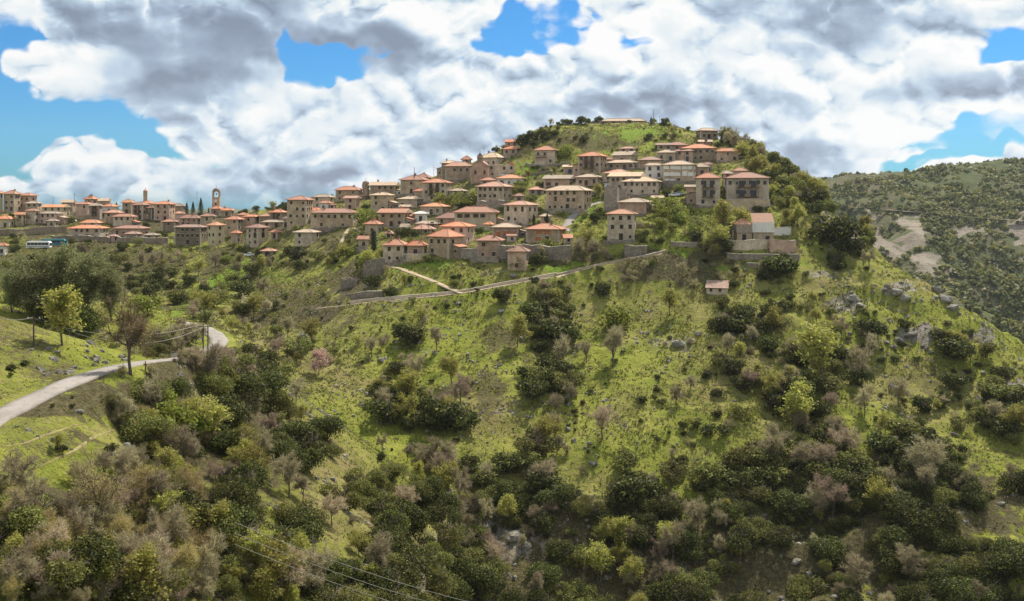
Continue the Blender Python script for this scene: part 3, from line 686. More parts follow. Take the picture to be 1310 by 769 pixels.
HS = [
# xL, xR, top, eave, base, roof, wall, rot, opts, label, landmark or None
(-8,4,243,247,262,'red_tile','yellow',0,'','sliver of yellowish house cut off by the left edge of the skyline'),
(5,26,243,248,270,'red_tile','stone',-14,'M','tall plain stone house standing highest at the far left end'),
(25,47,246.5,250,267,'red_tile','stone_pink',-18,'','red roofed house joined to the right of the tall far left house'),
(33,53,257,260,272,'old_tile','stone',5,'x','low tan roofed house below the twin houses at the far left'),
(-5,19,275,280,291,'red_tile','stone_pale',4,'x','low pale house with hipped red roof at left edge above the wall'),
(20,33,271,274.5,289,'red_tile','stone',0,'b','narrow two storey house with balcony, left one of a balconied pair'),
(33,51,266.5,269.5,287,'red_tile','stone_pale',0,'b','wider house with dark balcony, right one of the far left pair'),
(55,88,261,265,277,'orange_tile','yellow',-8,'L','long yellowish house with orange tile roof in left village upper row'),
(51,80,270,273,286,'old_tile','pink',-6,'L','pinkish house with dull roof and wide porch below the long yellowish house'),
(79,97,255,259,271,'old_tile','stone',0,'','squat house with brownish roof behind the white car in left village'),
(97,121,258,261,276,'red_tile','stone_pink',0,'','house with blank pinkish wall and low red roof above the white car'),
(108,125,250,254.5,262,'red_tile','stone',0,'cC','skyline house bristling with chimneys in the left village'),
(120,141,253,257,267,'slate','stone',0,'','grey tan roofed skyline house right of the many chimneyed house'),
(114,131,259.5,263,282,'old_tile','wood_pale',4,'Bx','dark boarded house with stacked timber balconies in left village'),
(131,152,260,264,273,'red_tile','white',-4,'','small white walled house with red roof right of the boarded house'),
(134,157,268,272,286,'rose_tile','stone',0,'','stone house with dull rose roof under the small white house'),
(156,172,254.5,259,273,'orange_tile','stone',0,'','house with bright orange pyramid roof on left village skyline'),
(169,191,258,262,281,'red_tile','stone',-4,'BM','three storey house with central dark balconies, left of the skyline belfry'),
(145,174,273,277,290,'red_tile','stone_pale',0,'L','broad pale house with a dark loggia in the middle of left village'),
(104,130,280.5,285,291,'orange_tile','white',6,'Lx','low white annex with bright orange roof above the widest left house'),
(90,137,287.5,292,306,'red_tile','stone_pale',2,'LMx','very wide low pale house with long red roof, lowest left row'),
(147,190,288,292,303,'red_tile','stone_pink',0,'Lx','wide house with long thin red roof at lower edge of left village'),
(160,181,295.5,299,309,'rose_tile','stone_dark',0,'x','dark little house half sunk in trees beneath the wide thin roofed house'),
(184,204,297.5,300.5,308,'slate','stone',0,'x','low shed with flat tan roof right of the dark little house'),
(-4,10,310,314,327,'red_tile','white',0,'b','lone white house with balcony at left edge among the trees'),
(139,151,299,302,310,'rose_tile','pink',0,'x','tiny pink hut between the two wide low houses'),
(188,198,263,266,281,'red_tile','stone_dark',0,'b','narrow dark house squeezed below the skyline belfry'),
(178,199,256.5,260,270,'red_tile','stone',0,'','skyline house directly right of the little belfry'),
(197,224,257,261,282,'red_tile','stone_pink',-6,'','large house with tall blank tan wall right of the belfry'),
(221,238,260,263.5,276,'old_tile','stone',0,'','tan roofed house just left of the dark skyline conifers'),
(223,236,270,273,283,'rose_tile','pink',0,'x','small pinkish house with pointed gable below the skyline conifers'),
(207,228,280,283.5,297,'red_tile','stone_dark',0,'x','flat red roofed house with dark garden wall at left village foot'),
(230,258,274,279,291,'red_tile','stone_pink',4,'L','broad house with overhanging pyramid roof below the conifers'),
(256,276,272.5,276.5,292,'red_tile','stone',-5,'','tall narrow house immediately below the clock tower'),
(224,264,287,290.5,313,'rose_tile','stone_dark',0,'LMx','big ivy darkened house with long dull rose roof, lowest of its row'),
(265,288,283,288,313,'orange_tile','yellow',-24,'M','two storey yellow plastered house with sunlit right wall'),
(288,312,276,280.5,302,'red_tile','stone',-10,'M','tall many windowed house right behind the yellow plastered house'),
(295,309,294,298,311,'red_tile','stone_pink',-8,'x','small red roofed lodge right of the yellow plastered house'),
(304,319,271.5,275,284,'red_tile','stone',0,'','small red roofed skyline house right of the clock tower group'),
(311,334,274,277,293,'red_tile','stone_pink',-6,'x','house with long eaves and tan wall between two red skyline roofs'),
(315,344,286,291,314,'red_tile','stone_pale',-22,'A','pale grey house with large arched window and red pyramid roof'),
(331,354,272.5,276.5,287,'orange_tile','stone_pink',0,'','orange roofed house above the pale arched window house'),
(335,363,281,284,292,'old_tile','stone',0,'Lx','long low tan roof behind the pale arched window house'),
(344,368,267.5,271.5,286,'red_tile','wood_pale',0,'BcC','house with wooden balconies and twin chimneys left of the tan block'),
(282,300,265.5,269,277,'red_tile','stone',0,'c','red roofed skyline house touching the clock tower on its right'),
(334,354,317,321,328,'rose_tile','stone_dark',-6,'x','isolated low rusty roofed barn in the bushes below left village'),
(367,401,250,255.5,289,'red_tile','stone',-14,'M','tall tan block of a house marking the end of the main village'),
(400,428,248,252,266,'old_tile','stone_pale',-8,'L','long weathered roof house right behind the tan block'),
(429,464,238,243,257,'red_tile','stone',-10,'L','skyline house with long red roof just left of the domed turret'),
(440,462,250,253.5,269,'rose_tile','stone_pink',-12,'','pinkish house in front of the domed turret with dark doorway'),
(408,425,256.5,259.5,270,'red_tile','white',-6,'x','small white house with red roof behind the long slanting roof'),
(391,416,265,269.5,281,'red_tile','stone',-12,'','house with wide flaring red eaves right of the tan block'),
(398,459,266.5,272,292,'red_tile','stone',-10,'L','very long stone building under one slanting red roof'),
(376,409,292.5,297,314,'slate','stone_pale',-14,'x','lone house with tan roof below the tall tan block'),
(473,511,232,237,251,'slate','stone',-10,'L','long tan roofed house on the ridge right of the domed turret'),
(474,504,245.5,249.5,271,'slate','stone',-18,'','sturdy stone house with pale slab roof below the ridge lawn'),
(509,543,250.5,254.5,267,'slate','stone_pale',-12,'M','pale house with creamy slab roof and row of upper windows'),
(512,550,223.5,230,248,'red_tile','stone',-14,'c','big red roofed skyline house left of the square balconied one'),
(540,578,228,233.5,258,'red_tile','stone_pale',-8,'BM','square house with red hipped roof and balcony near the aerials'),
(484,527,266.5,272,290,'red_tile','stone',-12,'','house with broad overhanging red roof above the curved path bend'),
(466,490,281,286.5,300,'red_tile','stone',-20,'','chimneyed red roofed house right beside the curved path bend'),
(457,476,301,306,318,'red_tile','stone',-8,'x','small red roofed outhouse beside the dark cypress shrubs'),
(489,524,305,313.5,335,'red_tile','stone_pale',-6,'cC','two storey pale stone house where the dirt track arrives'),
(520,548,307,314,328,'red_tile','stone_pink',-10,'L','lower right wing of the house where the dirt track arrives'),
(547,594,291.5,302.5,327,'red_tile','stone',-32,'','large cornerwise stone house with red pyramid roof, right of dirt track'),
(563,608,283,289.5,312,'red_tile','pink',-24,'','pink plastered house right behind the large cornerwise house'),
(581,638,263.5,271.5,292,'red_tile','stone_pale',-10,'Ln','big house with wide bright red roof and brown veranda posts'),
(558,602,271,279,288,'red_tile','stone_pink',-20,'L','low red roofed wing stepping down left of the wide veranda house'),
(538,575,259,264,275,'orange_tile','stone_pale',-24,'','house with pale orange low pyramid roof left of the wide veranda house'),
(529,548,270.5,273,284,'shutter_white','white',-8,'x','tiny house with white sheet roof in the village centre'),
(508,534,271.5,276,285,'red_tile','stone_pink',-8,'x','small house with torn red roof left of the white sheet roof'),
(527,557,286.5,293,300,'rose_tile','stone_pink',-6,'x','low outbuilding with faded pink roof above the dark hedge'),
(513,524,285.5,290.5,298,'slate','stone_pale',-8,'x','tiny shed with tan roof left of the faded pink roof'),
(492,505,294,298.5,304,'rose_tile','stone_pink',-6,'x','tiny faded roof lean-to at the left end of the dark hedge'),
(532,563,282,286,292,'old_tile','stone_pink',-8,'Lx','long tan strip of roof just above the faded pink outbuilding'),
(609,645,300,307.5,331,'red_tile','stone_pink',-14,'','square two storey house standing left of the long retaining wall'),
(648,678,313.5,321.5,346,'orange_tile','stone_pink',-16,'x','small tower-like house in front of the long retaining wall'),
(629,666,285.5,290.5,305,'old_tile','stone_pink',-12,'o','house with tan roof and orange shutters right of the small lawn'),
(672,724,285,293,311,'red_tile','stone',-10,'ocC','wide orange shuttered house standing on the long retaining wall'),
(720,733,299,304.5,312,'red_tile','stone',-4,'xDs','little red roofed annex at right end of the long retaining wall'),
(644,689,256.5,262,286,'rose_tile','stone_pale',-26,'','rose roofed stone house with big upper openings above orange shuttered one'),
(776,815,267,273.5,308,'orange_tile','stone_pale',-18,'x','tall solitary three storey stone house with orange pyramid roof'),
(791,835,254,258.5,274,'old_tile','stone_pink',-14,'','reddish walled house directly behind the tall solitary house'),
(698,757,236.5,243.5,269,'old_tile','stone',-28,'MLx','big many windowed house with pale rose roof at the top of the lane'),
(695,736,223.5,228.5,241,'slate','stone_pink',-14,'n','house with tan roof and brown doors above the lane top house'),
(736,772,222,226.5,238,'old_tile','stone_pink',-10,'','pinkish one storey house right of the brown doored house'),
(772,811,216,221.5,233,'rose_tile','stone',-10,'','house with broad dusty red roof behind the gabled house'),
(779,826,219.5,225.5,244,'slate','stone_pale',-12,'gM','gable ended stone house with tan roof above the ruined tower'),
(796,848,227.5,232,249,'slate','stone_pale',-24,'Mx','stone house with pale slab roof and barred front, right of ruined tower'),
(739,777,193.5,199.5,223,'red_tile','stone',-14,'BM','tall red roofed house with corner balconies in upper village'),
(720,740,210.5,213.5,225,'slate','stone',-6,'bu','small house with blue painted balcony left of the tall balconied house'),
(783,817,193,198.5,209,'slate','stone_pale',-24,'','pale walled house with straw coloured roof in upper village'),
(776,817,204,208,217,'old_tile','stone',-12,'Lx','low tan roofed row below the pale walled straw roofed house'),
(791,816,187,190,197,'rose_tile','stone',-10,'x','low house with thin red roof below the summit trees'),
(816,849,199.5,204.5,216,'rose_tile','stone_pink',-12,'','pinkish house with dusty red roof left of the white shuttered block'),
(824,849,208,211.5,229,'slate','white',-8,'Lx','whitewashed wall house attached left of the white shuttered block'),
(848,891,205.5,210.5,236,'old_tile','stone',-20,'wM','long stone block with four white shuttered upper windows'),
(886,908,208,213.5,225,'slate','stone_pink',-14,'x','small tan roofed annex right of the white shuttered block'),
(840,861,182.5,185.5,193,'rose_tile','stone',-6,'x','leftmost red roofed house of the top right cluster'),
(852,881,181,185.5,193,'red_tile','stone',-12,'','topmost red roofed house of the cluster below the summit meadow'),
(840,867,191,195,207,'old_tile','stone_pale',-10,'','house with blue grey door at lower left of the top right cluster'),
(862,892,189,193,207,'rose_tile','stone_pink',-18,'','brown walled house in the middle of the top right cluster'),
(872,915,184,189.5,206,'red_tile','stone',-14,'M','widest red roofed house of the top right cluster with balconies'),
(915,945,189,193.5,207,'red_tile','stone_pink',-6,'xL','blank walled house with straight red roof at the right hill shoulder'),
(890,919,163.5,167,178,'old_tile','stone_dark',8,'xL','dark stone house alone on the skyline right of the summit'),
(893,911,178.5,181.5,186,'old_tile','stone',0,'x','low tan roofed shed just below the dark skyline house'),
(889,922,220.5,227.5,264,'red_tile','stone_pale',-14,'Bx','three storey balconied tower house, left of the two big pale blocks'),
(927,983,221.5,227.5,264,'red_tile','stone_pale',-8,'BMx','largest three storey pale apartment house with twin dark balconies'),
(922,938,217.5,222,240,'old_tile','stone_pink',-6,'x','tan roofed connecting block between the two big pale balconied blocks'),
(936,957,213.5,218.5,232,'orange_tile','stone_pale',-10,'x','raised orange roofed upper house behind the largest apartment house'),
(876,890,236,239,254,'slate','stone_pink',-4,'x','small pale terrace hut left of the three storey tower house'),
(938,962,279,287,309,'orange_tile','wood_pale',-3,'Jxs','timber fronted house with small orange roof on the terraces'),
(961,989,271.5,284.5,311,'orange_tile','white',-4,'JDxs','white upper storey house with large sloping pink roof on terraces'),
(643,667,186.5,190.5,198,'red_tile','stone',-8,'x','lower red roofed house with blue awning on the ridge left of the summit'),
(646,666,178,181.5,187,'red_tile','stone_pink',-8,'s','small upper storey with dark red roof crowning the ridge left of the summit'),
(683,715,186,192,211,'red_tile','stone_pale',-10,'b','solitary pale house with red roof on the bushy slope under the summit'),
(564,591,205,208.5,226,'slate','stone_dark',-8,'','dark stone house at left end of the church group'),
(569,606,206.5,212.5,231,'rose_tile','stone',-12,'L','church aisle building with pale lean roof left of the belfry'),
(612,649,194.5,201.5,213,'slate','stone_pale',-20,'c','big tan roofed house right of the belfry on the skyline'),
(590,604,199,204,211,'red_tile','stone',-6,'x','small red roofed house peeping out left of the belfry'),
(624,658,211,212,226,'slate','stone_pale',-6,'F','long roofless stone wall building right of the church'),
(635,673,222.5,228,238,'orange_tile','white',-14,'','bright orange roofed house with white corner wall below the roofless building'),
(614,637,226.5,230.5,238,'red_tile','stone_pink',-6,'x','small red roof left of the bright orange roofed white house'),
(610,656,231.5,238.5,263,'rose_tile','stone_pale',-24,'M','sunlit pinkish roofed house on a high stone base in mid village'),
(675,697,238.5,242.5,250,'rose_tile','stone_pink',-8,'x','low crumbling pinkish house left of the lane top house'),
(773,792,240,241,272,'slate','rubble',-18,'FW','ruined square stone tower with broken top'),
(791,802,243,244,258,'slate','rubble',-18,'FW','crumbled wall stub attached to the ruined square tower'),
(60,75,279.5,282.5,291,'old_tile','stone',0,'x','small brown roofed house in the gap above the parked coaches'),
(199,214,269,272,281,'old_tile','stone',0,'x','little tan roofed house in front of the large blank tan wall'),
(345,361,293,297,306,'red_tile','stone_pink',-10,'x','small red roofed house right of the pale arched window house'),
(269,286,263,267,275,'red_tile','stone_pink',0,'x','low red roofed house at the very foot of the clock tower'),
(361,374,276,279.5,291,'rose_tile','stone',-6,'x','small dusty roofed house touching the left foot of the tan block'),
(461,478,271,275,285,'old_tile','stone_pink',-14,'','small tan roofed house between the long slanting roof and the green tree'),
(529,545,240.5,244.5,253,'red_tile','stone',-12,'','small red roofed house below the big red roofed skyline house'),
(598,612,247,251,260,'rose_tile','stone_pale',-16,'','dusty roofed house left of the sunlit pinkish roofed house'),
(657,672,247,250.5,260,'red_tile','stone_pink',-10,'','red roofed house between the sunlit pinkish house and the lane top house'),
(690,706,273,276.5,286,'old_tile','stone',-12,'x','low tan roofed house beneath the many windowed lane top house'),
(897,913,207,210.5,219,'red_tile','stone',-8,'x','small red roof between the white shuttered block and balconied tower house'),
(833,850,250,253,262,'slate','stone_pink',-10,'x','small tan roofed shed below the stone house with barred front'),
(618,632,283,287,295,'orange_tile','stone_pale',-18,'x','small bright roofed annex right below the wide veranda house'),
(423,429,260,262,269,'red_tile','pink',0,'xs','tiny red roofed store beside the long slanting roof'),
(511,528,261.5,264.5,272,'slate','stone_pink',-6,'x','low pinkish outbuilding in front of the pale slab roofed house'),
(531,552,221.5,227,235,'red_tile','stone_pink',-10,'','red roofed house half hidden left of the square balconied one'),
(574,598,240.5,244,251,'slate','stone_pale',-8,'x','low pale roofed hut above the pair of bright green trees'),
(773,786,200.5,204,216,'red_tile','stone_pink',-12,'x','narrow red roofed link right of the tall balconied upper house'),
(648,661,298.5,301.5,310,'red_tile','stone_pale',-8,'xDs','small red canopy shed right of the tan roofed shuttered house'),
(436,460,357,359,368,'slate','rubble',-6,'FW','roofless ruined stone shed below the lowest terrace wall'),
]
HINFO = []
for row in HS:
    xL, xR, tp, ev, bs, rf, wl, rt, op, lb = row
    ct = 'house'; nm = 'stone_house'
    if 'F' in op: ct = 'ruin'; nm = 'stone_ruin'
    if 'shed' in lb.split() or 'outbuilding' in lb or 'barn' in lb or 'hut' in lb or 'annex' in lb.split(): nm = 'outbuilding'
    if ct == 'ruin': grp = None
    else: grp = 'houses of the hillside village' if xL > 360 else 'houses of the left village'
    r_ = house(xL, xR, tp, ev, bs, rf, wl, rt, lb, op, cat=ct, name=nm, grp=grp)
    HINFO.append((r_[0], xL, xR, tp, bs, r_[4]))

def foot(px, py): return hit(px, py)

# hut on the slope with patched tin/tile roof
def hut():
    h = foot(917, 377); Y = h[1]; k = Y/F
    root = link('field_hut', None, None, h, (0,0,R(-16)))
    tag(root, 'lone small stone hut with patched red roof on the open slope', 'hut')
    w, d, H = 26*k, 4.6, 8.5*k
    m = MB(); m.box(-w/2,w/2,0,d,-3,H,0); m.build('wall', M['stone_pale'], root)
    rm = MB(); a = w/2+.35
    n = 9
    for i in range(n):
        x0 = -a+2*a*i/n; x1 = x0+2*a/n; mat = 1 if i in (0,6) else 0
        for j in range(3):
            mm = 1 if (i*3+j*5) % 7 == 0 else mat if j == 2 else 0
            y0, y1 = -.4+(d+.8)*j/3, -.4+(d+.8)*(j+1)/3; z0, z1 = H+.02+1.9*j/3, H+.02+1.9*(j+1)/3
            rm.poly([(x0,y0,z0),(x1,y0,z0),(x1,y1,z1),(x0,y1,z1)], mm); rm.poly([(x0,y0,z0-.12),(x0,y1,z1-.12),(x1,y1,z1-.12),(x1,y0,z0-.12)], 2)
    rm.poly([(-a,-.4,H-.1),(a,-.4,H-.1),(a,-.4,H+.02),(-a,-.4,H+.02)],2); rm.poly([(a,-.4,H-.1),(a,d+.4,H+1.8),(a,d+.4,H+1.92),(a,-.4,H+.02)],2)
    rm.build('roof', [M['rose_tile'], M['old_tile'], M['wood']], root)
    g_ = MB(); g_.poly([(w/2,0,H),(w/2,d,H),(w/2,d,H+1.75)],0); g_.poly([(-w/2,0,H),(-w/2,d,H+1.75),(-w/2,d,H)],0); g_.box(-w/2,w/2,d-.3,d-.003,H,H+1.7,0); g_.build('gable', M['stone_pale'], root)
    for u in (-w*.28, w*.15):
        wd_ = link('window', window_mesh(('s','')), root); wd_.location = (u,-.004,H*.45)
hut()

# clock tower on the left skyline
def clock_tower():
    Y = 500.; k = Y/F; cx = 276.8; x = (cx-CX)/F*Y; zb = (HY-277)/F*Y; W = 11*k
    root = link('clock_tower', None, None, (x, Y, zb), (0,0,R(8)))
    tag(root, 'tall stone bell and clock tower standing above the left village roofs', 'tower')
    H = 24*k; s = W/2*.9
    m = MB(); 
    b = [(-s,-s),(s,-s),(s,s),(-s,s)]; t_ = s*.9
    v0 = [(x_,y_,-6) for x_,y_ in b]; v1 = [(x_/s*t_,y_/s*t_,H) for x_,y_ in b]
    for i in range(4): j=(i+1)%4; m.poly([v0[i],v0[j],v1[j],v1[i]],0)
    m.poly(v1,0); m.box(-t_-.12,t_+.12,-t_-.12,t_+.12,H,H+.3,1)
    m.build('shaft', [M['stone'], M['lintel']], root)
    bl = MB(); z0 = H+.3; z1 = H+3.4
    for sx in (-1,1):
        for sy in (-1,1): bl.box(sx*t_-(.55 if sx>0 else 0),sx*t_+(.55 if sx<0 else 0),sy*t_-(.55 if sy>0 else 0),sy*t_+(.55 if sy<0 else 0),z0,z1-1,0)
    n = 10; r = t_-.55
    for fy in (-t_, t_-.4):   # arch heads front and back
        for i in range(n):
            a0 = math.pi*i/n; a1 = math.pi*(i+1)/n
            bl.box(-r*math.cos(a0), -r*math.cos(a1), fy, fy+.4, z1-1+r*min(math.sin(a0),math.sin(a1))*.8, z1, 0)
            bl.box(fy, fy+.4, -r*math.cos(a0), -r*math.cos(a1), z1-1+r*min(math.sin(a0),math.sin(a1))*.8, z1-.01, 0)
    bl.box(-t_-.15,t_+.15,-t_-.15,t_+.15,z1,z1+.25,1)
    bl.build('belfry', [M['stone'], M['lintel']], root)
    dm = MB(); R0 = t_+.02; dm.lathe([(R0*math.cos(q), z1+.25+R0*.85*math.sin(q)) for q in np.linspace(0,math.pi/2*.98,7)], 14, m=0); dm.tube((0,0,z1+.2+R0*.85),(0,0,z1+1.7+R0*.85),.06); dm.box(-.35,.35,-.05,.05,z1+1.2+R0*.85,z1+1.3+R0*.85)
    dm.build('dome', [M['stone_dark']], root, smooth=False)
    cl = MB(); n=20; cl.poly([(.75*math.cos(2*math.pi*i/n),-t_-.1,H-1.6+.75*math.sin(2*math.pi*i/n)) for i in range(n)],0); cl.box(-.03,.03,-t_-.13,-t_-.11,H-1.6,H-1.05,1); cl.box(0,.35,-t_-.13,-t_-.11,H-1.63,H-1.57,1); cl.build('clock_face', [M['shutter_white'], M['iron']], root)
    be = MB(); be.lathe([(.05,z1-.9),(.22,z1-1.0),(.3,z1-1.5),(.48,z1-1.8)],12); be.build('bell', M['iron'], root)
    for z in (H*.35, H*.62):
        wd_ = link('window', window_mesh(('s','')), root); wd_.location = (0,-s*.97,z)
clock_tower()

def turret(name, px, top, base, Y, wpx, lab, cat, dome='red_tile', wall='stone', pointy=False, open_=True):
    k = Y/F; root = link(name, None, None, ((px-CX)/F*Y, Y, (HY-base)/F*Y), (0,0,R(-12))); tag(root, lab, cat)
    H = (base-top)*k; r = wpx*k/2; hb = H*.62
    m = MB(); m.lathe([(r,-6),(r,hb),(r*1.1,hb),(r*1.1,hb+.2),(r*.2,hb+.2)], 8); m.build('shaft', M[wall], root)
    b = MB(); z1 = hb+H*.16+.6
    for i in range(8):
        a = 2*math.pi*i/8; b.tube((r*.88*math.cos(a),r*.88*math.sin(a),hb+.2),(r*.88*math.cos(a),r*.88*math.sin(a),z1),.16 if open_ else .5,n=6)
    b.lathe([(r*1.05,z1),(r*1.05,z1+.25)],8); b.build('belfry', M[wall], root)
    d = MB(); hh = H-z1
    prof = [(r*1.12,z1+.2),(r*.6,z1+.2+hh*.5),(.06,z1+hh)] if pointy else [(r*1.05*math.cos(q), z1+.25+max(hh-.6,.6)*math.sin(q)) for q in np.linspace(0,1.52,6)]
    d.lathe(prof, 8 if pointy else 14); d.tube((0,0,z1+hh-.4),(0,0,z1+hh+.9),.05); d.box(-.3,.3,-.04,.04,z1+hh+.4,z1+hh+.5); d.build('dome', M[dome], root)
    return root
turret('church_belfry', 186, 242, 262, 500., 5, 'little round belfry with red cap on the left village skyline', 'belfry', 'red_tile', 'stone', True)
turret('church_turret', 468, 230.5, 258, 442., 8.5, 'stout domed stone turret rising between two skyline roofs', 'turret', 'stone_dark', 'stone', False, False)

# church: gabled end wall with bell gable
def church():
    h = foot(614, 234); Y = h[1]; k = Y/F
    root = link('church', None, None, h, (0,0,R(-8))); tag(root, 'tall gabled stone church front with bell gable on the skyline', 'church')
    w = 21*k; H = 22*k; G = 7*k; d = 11
    m = MB(); m.box(-w/2,w/2,0,d,-4,H,0); m.poly([(-w/2,-.003,H),(w/2,-.003,H),(0,-.003,H+G)],0); m.poly([(w/2,d,H),(-w/2,d,H),(0,d,H+G)],0)
    for sx in (-1,1): m.box(sx*w/2-.4,sx*w/2+.4,-.5,.3,-4,H*.9,0)
    m.box(-.45,.45,-.35,-.004,-4,H*.75,0); m.build('wall', [M['stone_pink']], root)
    r = MB()
    for sx in (-1,1):
        a = (sx*(w/2+.4),-.3,H-.15); b = (0,-.3,H+G+.1); c = (0,d+.3,H+G+.1); e = (sx*(w/2+.4),d+.3,H-.15)
        r.poly([a,b,c,e] if sx<0 else [a,e,c,b],0); r.poly([(p[0],p[1],p[2]-.15) for p in (a,e,c,b)],0); r.poly([a,b,(b[0],b[1],b[2]-.15),(a[0],a[1],a[2]-.15)],0)
    r.build('roof', [M['rose_tile']], root)
    b = MB(); z = H+G-.6
    for sx in (-1,0,1): b.box(sx*.95-.28,sx*.95+.28,-.1,.6,z,z+2.3,0)
    b.box(-1.3,1.3,-.15,.65,z+2.3,z+2.7,0); b.box(-.9,.9,-.1,.6,z+2.7,z+3.3,0); b.box(-.4,.4,-.1,.6,z+3.3,z+3.9,0); b.tube((0,.2,z+3.9),(0,.2,z+4.9),.06); b.box(-.3,.3,.15,.25,z+4.4,z+4.5)
    bg_ = b.build('bell_gable', M['stone_dark'], root)
    for sx in (-.5,.5):
        q = MB(); q.lathe([(.05,z+1.9),(.18,z+1.7),(.3,z+1.2)],10,c=(sx*.95,.25)); q.build('bell', M['iron'], bg_)
    for u,z in ((0,H*.84),(-w*.28,H*.5),(w*.28,H*.5)):
        if u == 0: continue
        wd_ = link('window', window_mesh(('t','')), root); wd_.location = (u,-.004,z)
church()

# summit: old fort / school wall with low red roofs
def fort():
    Y = 476.; k = Y/F; z0 = (HY-160)/F*Y
    root = link('summit_building', None, None, ((790-CX)/F*Y, Y, z0), (0,0,R(-3))); tag(root, 'long low stone building with thin tan roof on the very summit', 'building')
    m = MB(); x0, x1 = (770-790)*k, (826-790)*k; H = 5.2*k
    m.box(x0,x1,0,6,-8,H,0); m.build('wall', M['stone'], root)
    r = hip_roof(x1-x0, 6, 1.5, .4); r.build('roof', [M['old_tile'], M['wood'], M['stone']], root, loc=((x0+x1)/2,3,H))
    for i in range(6):
        wd_ = link('window', window_mesh(('s','')), root); wd_.location = (x0+2+i*3.4,-.004,H*.35)
    rs = random.Random(3); w_ = MB(); xa, xb = (752-790)*k, (769-790)*k; n = 9
    for i in range(n):
        a = xa+(xb-xa)*i/n; w_.box(a,a+(xb-xa)/n-.02,1,2,-6,rs.uniform(1.2,2.9),0)
    o_ = w_.build('fort_wall', M['stone_dark']); o_.location = root.location; tag(o_, 'broken battlement wall joined to the left of the summit building', 'wall')
fort()

def mast(px, top, base, Y, lab, r=.09, bars=3, name='aerial_mast', z0=None):
    k = Y/F; zb = (HY-base)/F*Y; H = (base-top)*k
    root = link(name, None, None, ((px-CX)/F*Y, Y, zb)); tag(root, lab, 'mast')
    m = MB(); m.tube((0,0,-2),(0,0,H),r,r*.5); m.build('pole', M['iron'], root)
    for i in range(bars):
        b = MB(); z = H*(.97-.13*i); l = .9-.12*i; b.tube((-l,0,z),(l,0,z),.035,n=4); b.tube((0,0,z-.25),(0,0,z+.25),.02,n=4); b.build('crossbar', M['iron'], root)
mast(836, 140, 160, 474, 'tall thin aerial mast on the summit meadow', .16, 3)
mast(844, 149, 160, 474, 'shorter pole right of the tall aerial mast on the summit', .14, 1)
mast(555, 211, 232, 424, 'leftmost of the three thin aerials beside the ridge roofs', .09, 3)
mast(559, 213, 232, 425, 'middle one of the three thin aerials beside the ridge roofs', .07, 2)
mast(563, 216, 232, 426, 'rightmost of the three thin aerials beside the ridge roofs', .07, 2)
mast(530, 214, 228, 432, 'short stout pole on the big red skyline roof', .2, 0)
mast(619, 186, 200, 452, 'aerial on the roof ridge just right of the bell gable', .08, 3)
mast(632, 188, 198, 455, 'thin aerial above the big tan skyline roof', .06, 2)
mast(95, 247, 260, 500, 'pole with aerial between roofs of the left village skyline', .13, 2)
mast(68, 252, 266, 500, 'thin pole above the long yellowish house on the left', .1, 1)
mast(252, 245, 262, 505, 'thin aerial beside the dark skyline conifers', .07, 2)
mast(539, 285, 314, 322, 'grey utility pole standing behind the dirt track house', .11, 2)
mast(548, 283, 312, 325, 'second grey utility pole, right of the first behind the dirt track house', .11, 2)

# free standing walls
def wall_run(pix, h, th, lab, mat='stone', step=2.2, top=True, sink=1.6, Ys=None, group=None, jag=.12):
    pts = []
    for i, (px, py) in enumerate(pix):
        if Ys: Y = Ys[i]; pts.append(P3(px, py, Y))
        else: pts.append(hit(px, py))
    ln = polyline(pts, step); m = MB(); rs = random.Random(len(pix)+int(pix[0][0]))
    t = np.gradient(ln, axis=0); nrm = np.stack([-t[:,1], t[:,0]], 1); nrm /= np.linalg.norm(nrm,axis=1)[:,None]+1e-9
    hh = [h+rs.uniform(-jag,jag)*h for _ in ln]
    for lv, mm in ((0,0),(1,1)):
        if lv and not top: break
        b = len(m.v)
        for i,p in enumerate(ln):
            a = th/2+(.06 if lv else 0); zb = p[2]-sink if not lv else p[2]+hh[i]; zt = p[2]+hh[i]+(.12 if lv else 0)
            for s_, z in ((-1,zb),(-1,zt),(1,zt),(1,zb)): m.v.append((p[0]+nrm[i,0]*a*s_, p[1]+nrm[i,1]*a*s_, z))
        for i in range(len(ln)-1):
            for j in range(4): q=(j+1)%4; m.f.append((b+i*4+j,b+i*4+q,b+(i+1)*4+q,b+(i+1)*4+j)); m.m.append(mm)
        m.f.append((b,b+1,b+2,b+3)); m.m.append(mm); e=b+(len(ln)-1)*4; m.f.append((e+3,e+2,e+1,e)); m.m.append(mm)
    c = ln[len(ln)//2].copy(); m.v = [(v[0]-c[0], v[1]-c[1], v[2]-c[2]) for v in m.v]
    o_ = m.build('stone_wall', [M[mat], M['lintel']], loc=tuple(c)); tag(o_, lab, 'wall', group); return o_
wall_run([(637,331),(660,331),(690,331.5),(715,332),(731,331)], 4.3, 1.2, 'long high retaining wall below the orange shuttered house', 'rubble')
wall_run([(448,389.5),(470,387),(500,384),(550,379.5),(592,375),(640,366),(680,359),(713,352.5)], .95, .5, 'low stone parapet running beside the footpath across the slope', 'stone_pale', jag=.05)
wall_run([(466,352),(476,352),(490,351)], 5.0, 1.5, 'tall corner retaining wall left of the dirt track', 'rubble')
wall_run([(449,384),(470,381),(490,380)], 1.9, .6, 'old dry stone wall beneath the bright green patch', 'rubble')
wall_run([(520,334),(535,334),(550,333)], 2.2, .5, 'stone garden wall right of the dirt track house', 'stone_pale', jag=.05)
wall_run([(588,331),(600,331),(611,330)], 3.2, .7, 'garden retaining wall between two lower stone houses', 'rubble')
wall_run([(799,328),(812,329),(828,328)], 3.6, .8, 'rubble retaining wall below the tall solitary house', 'rubble')
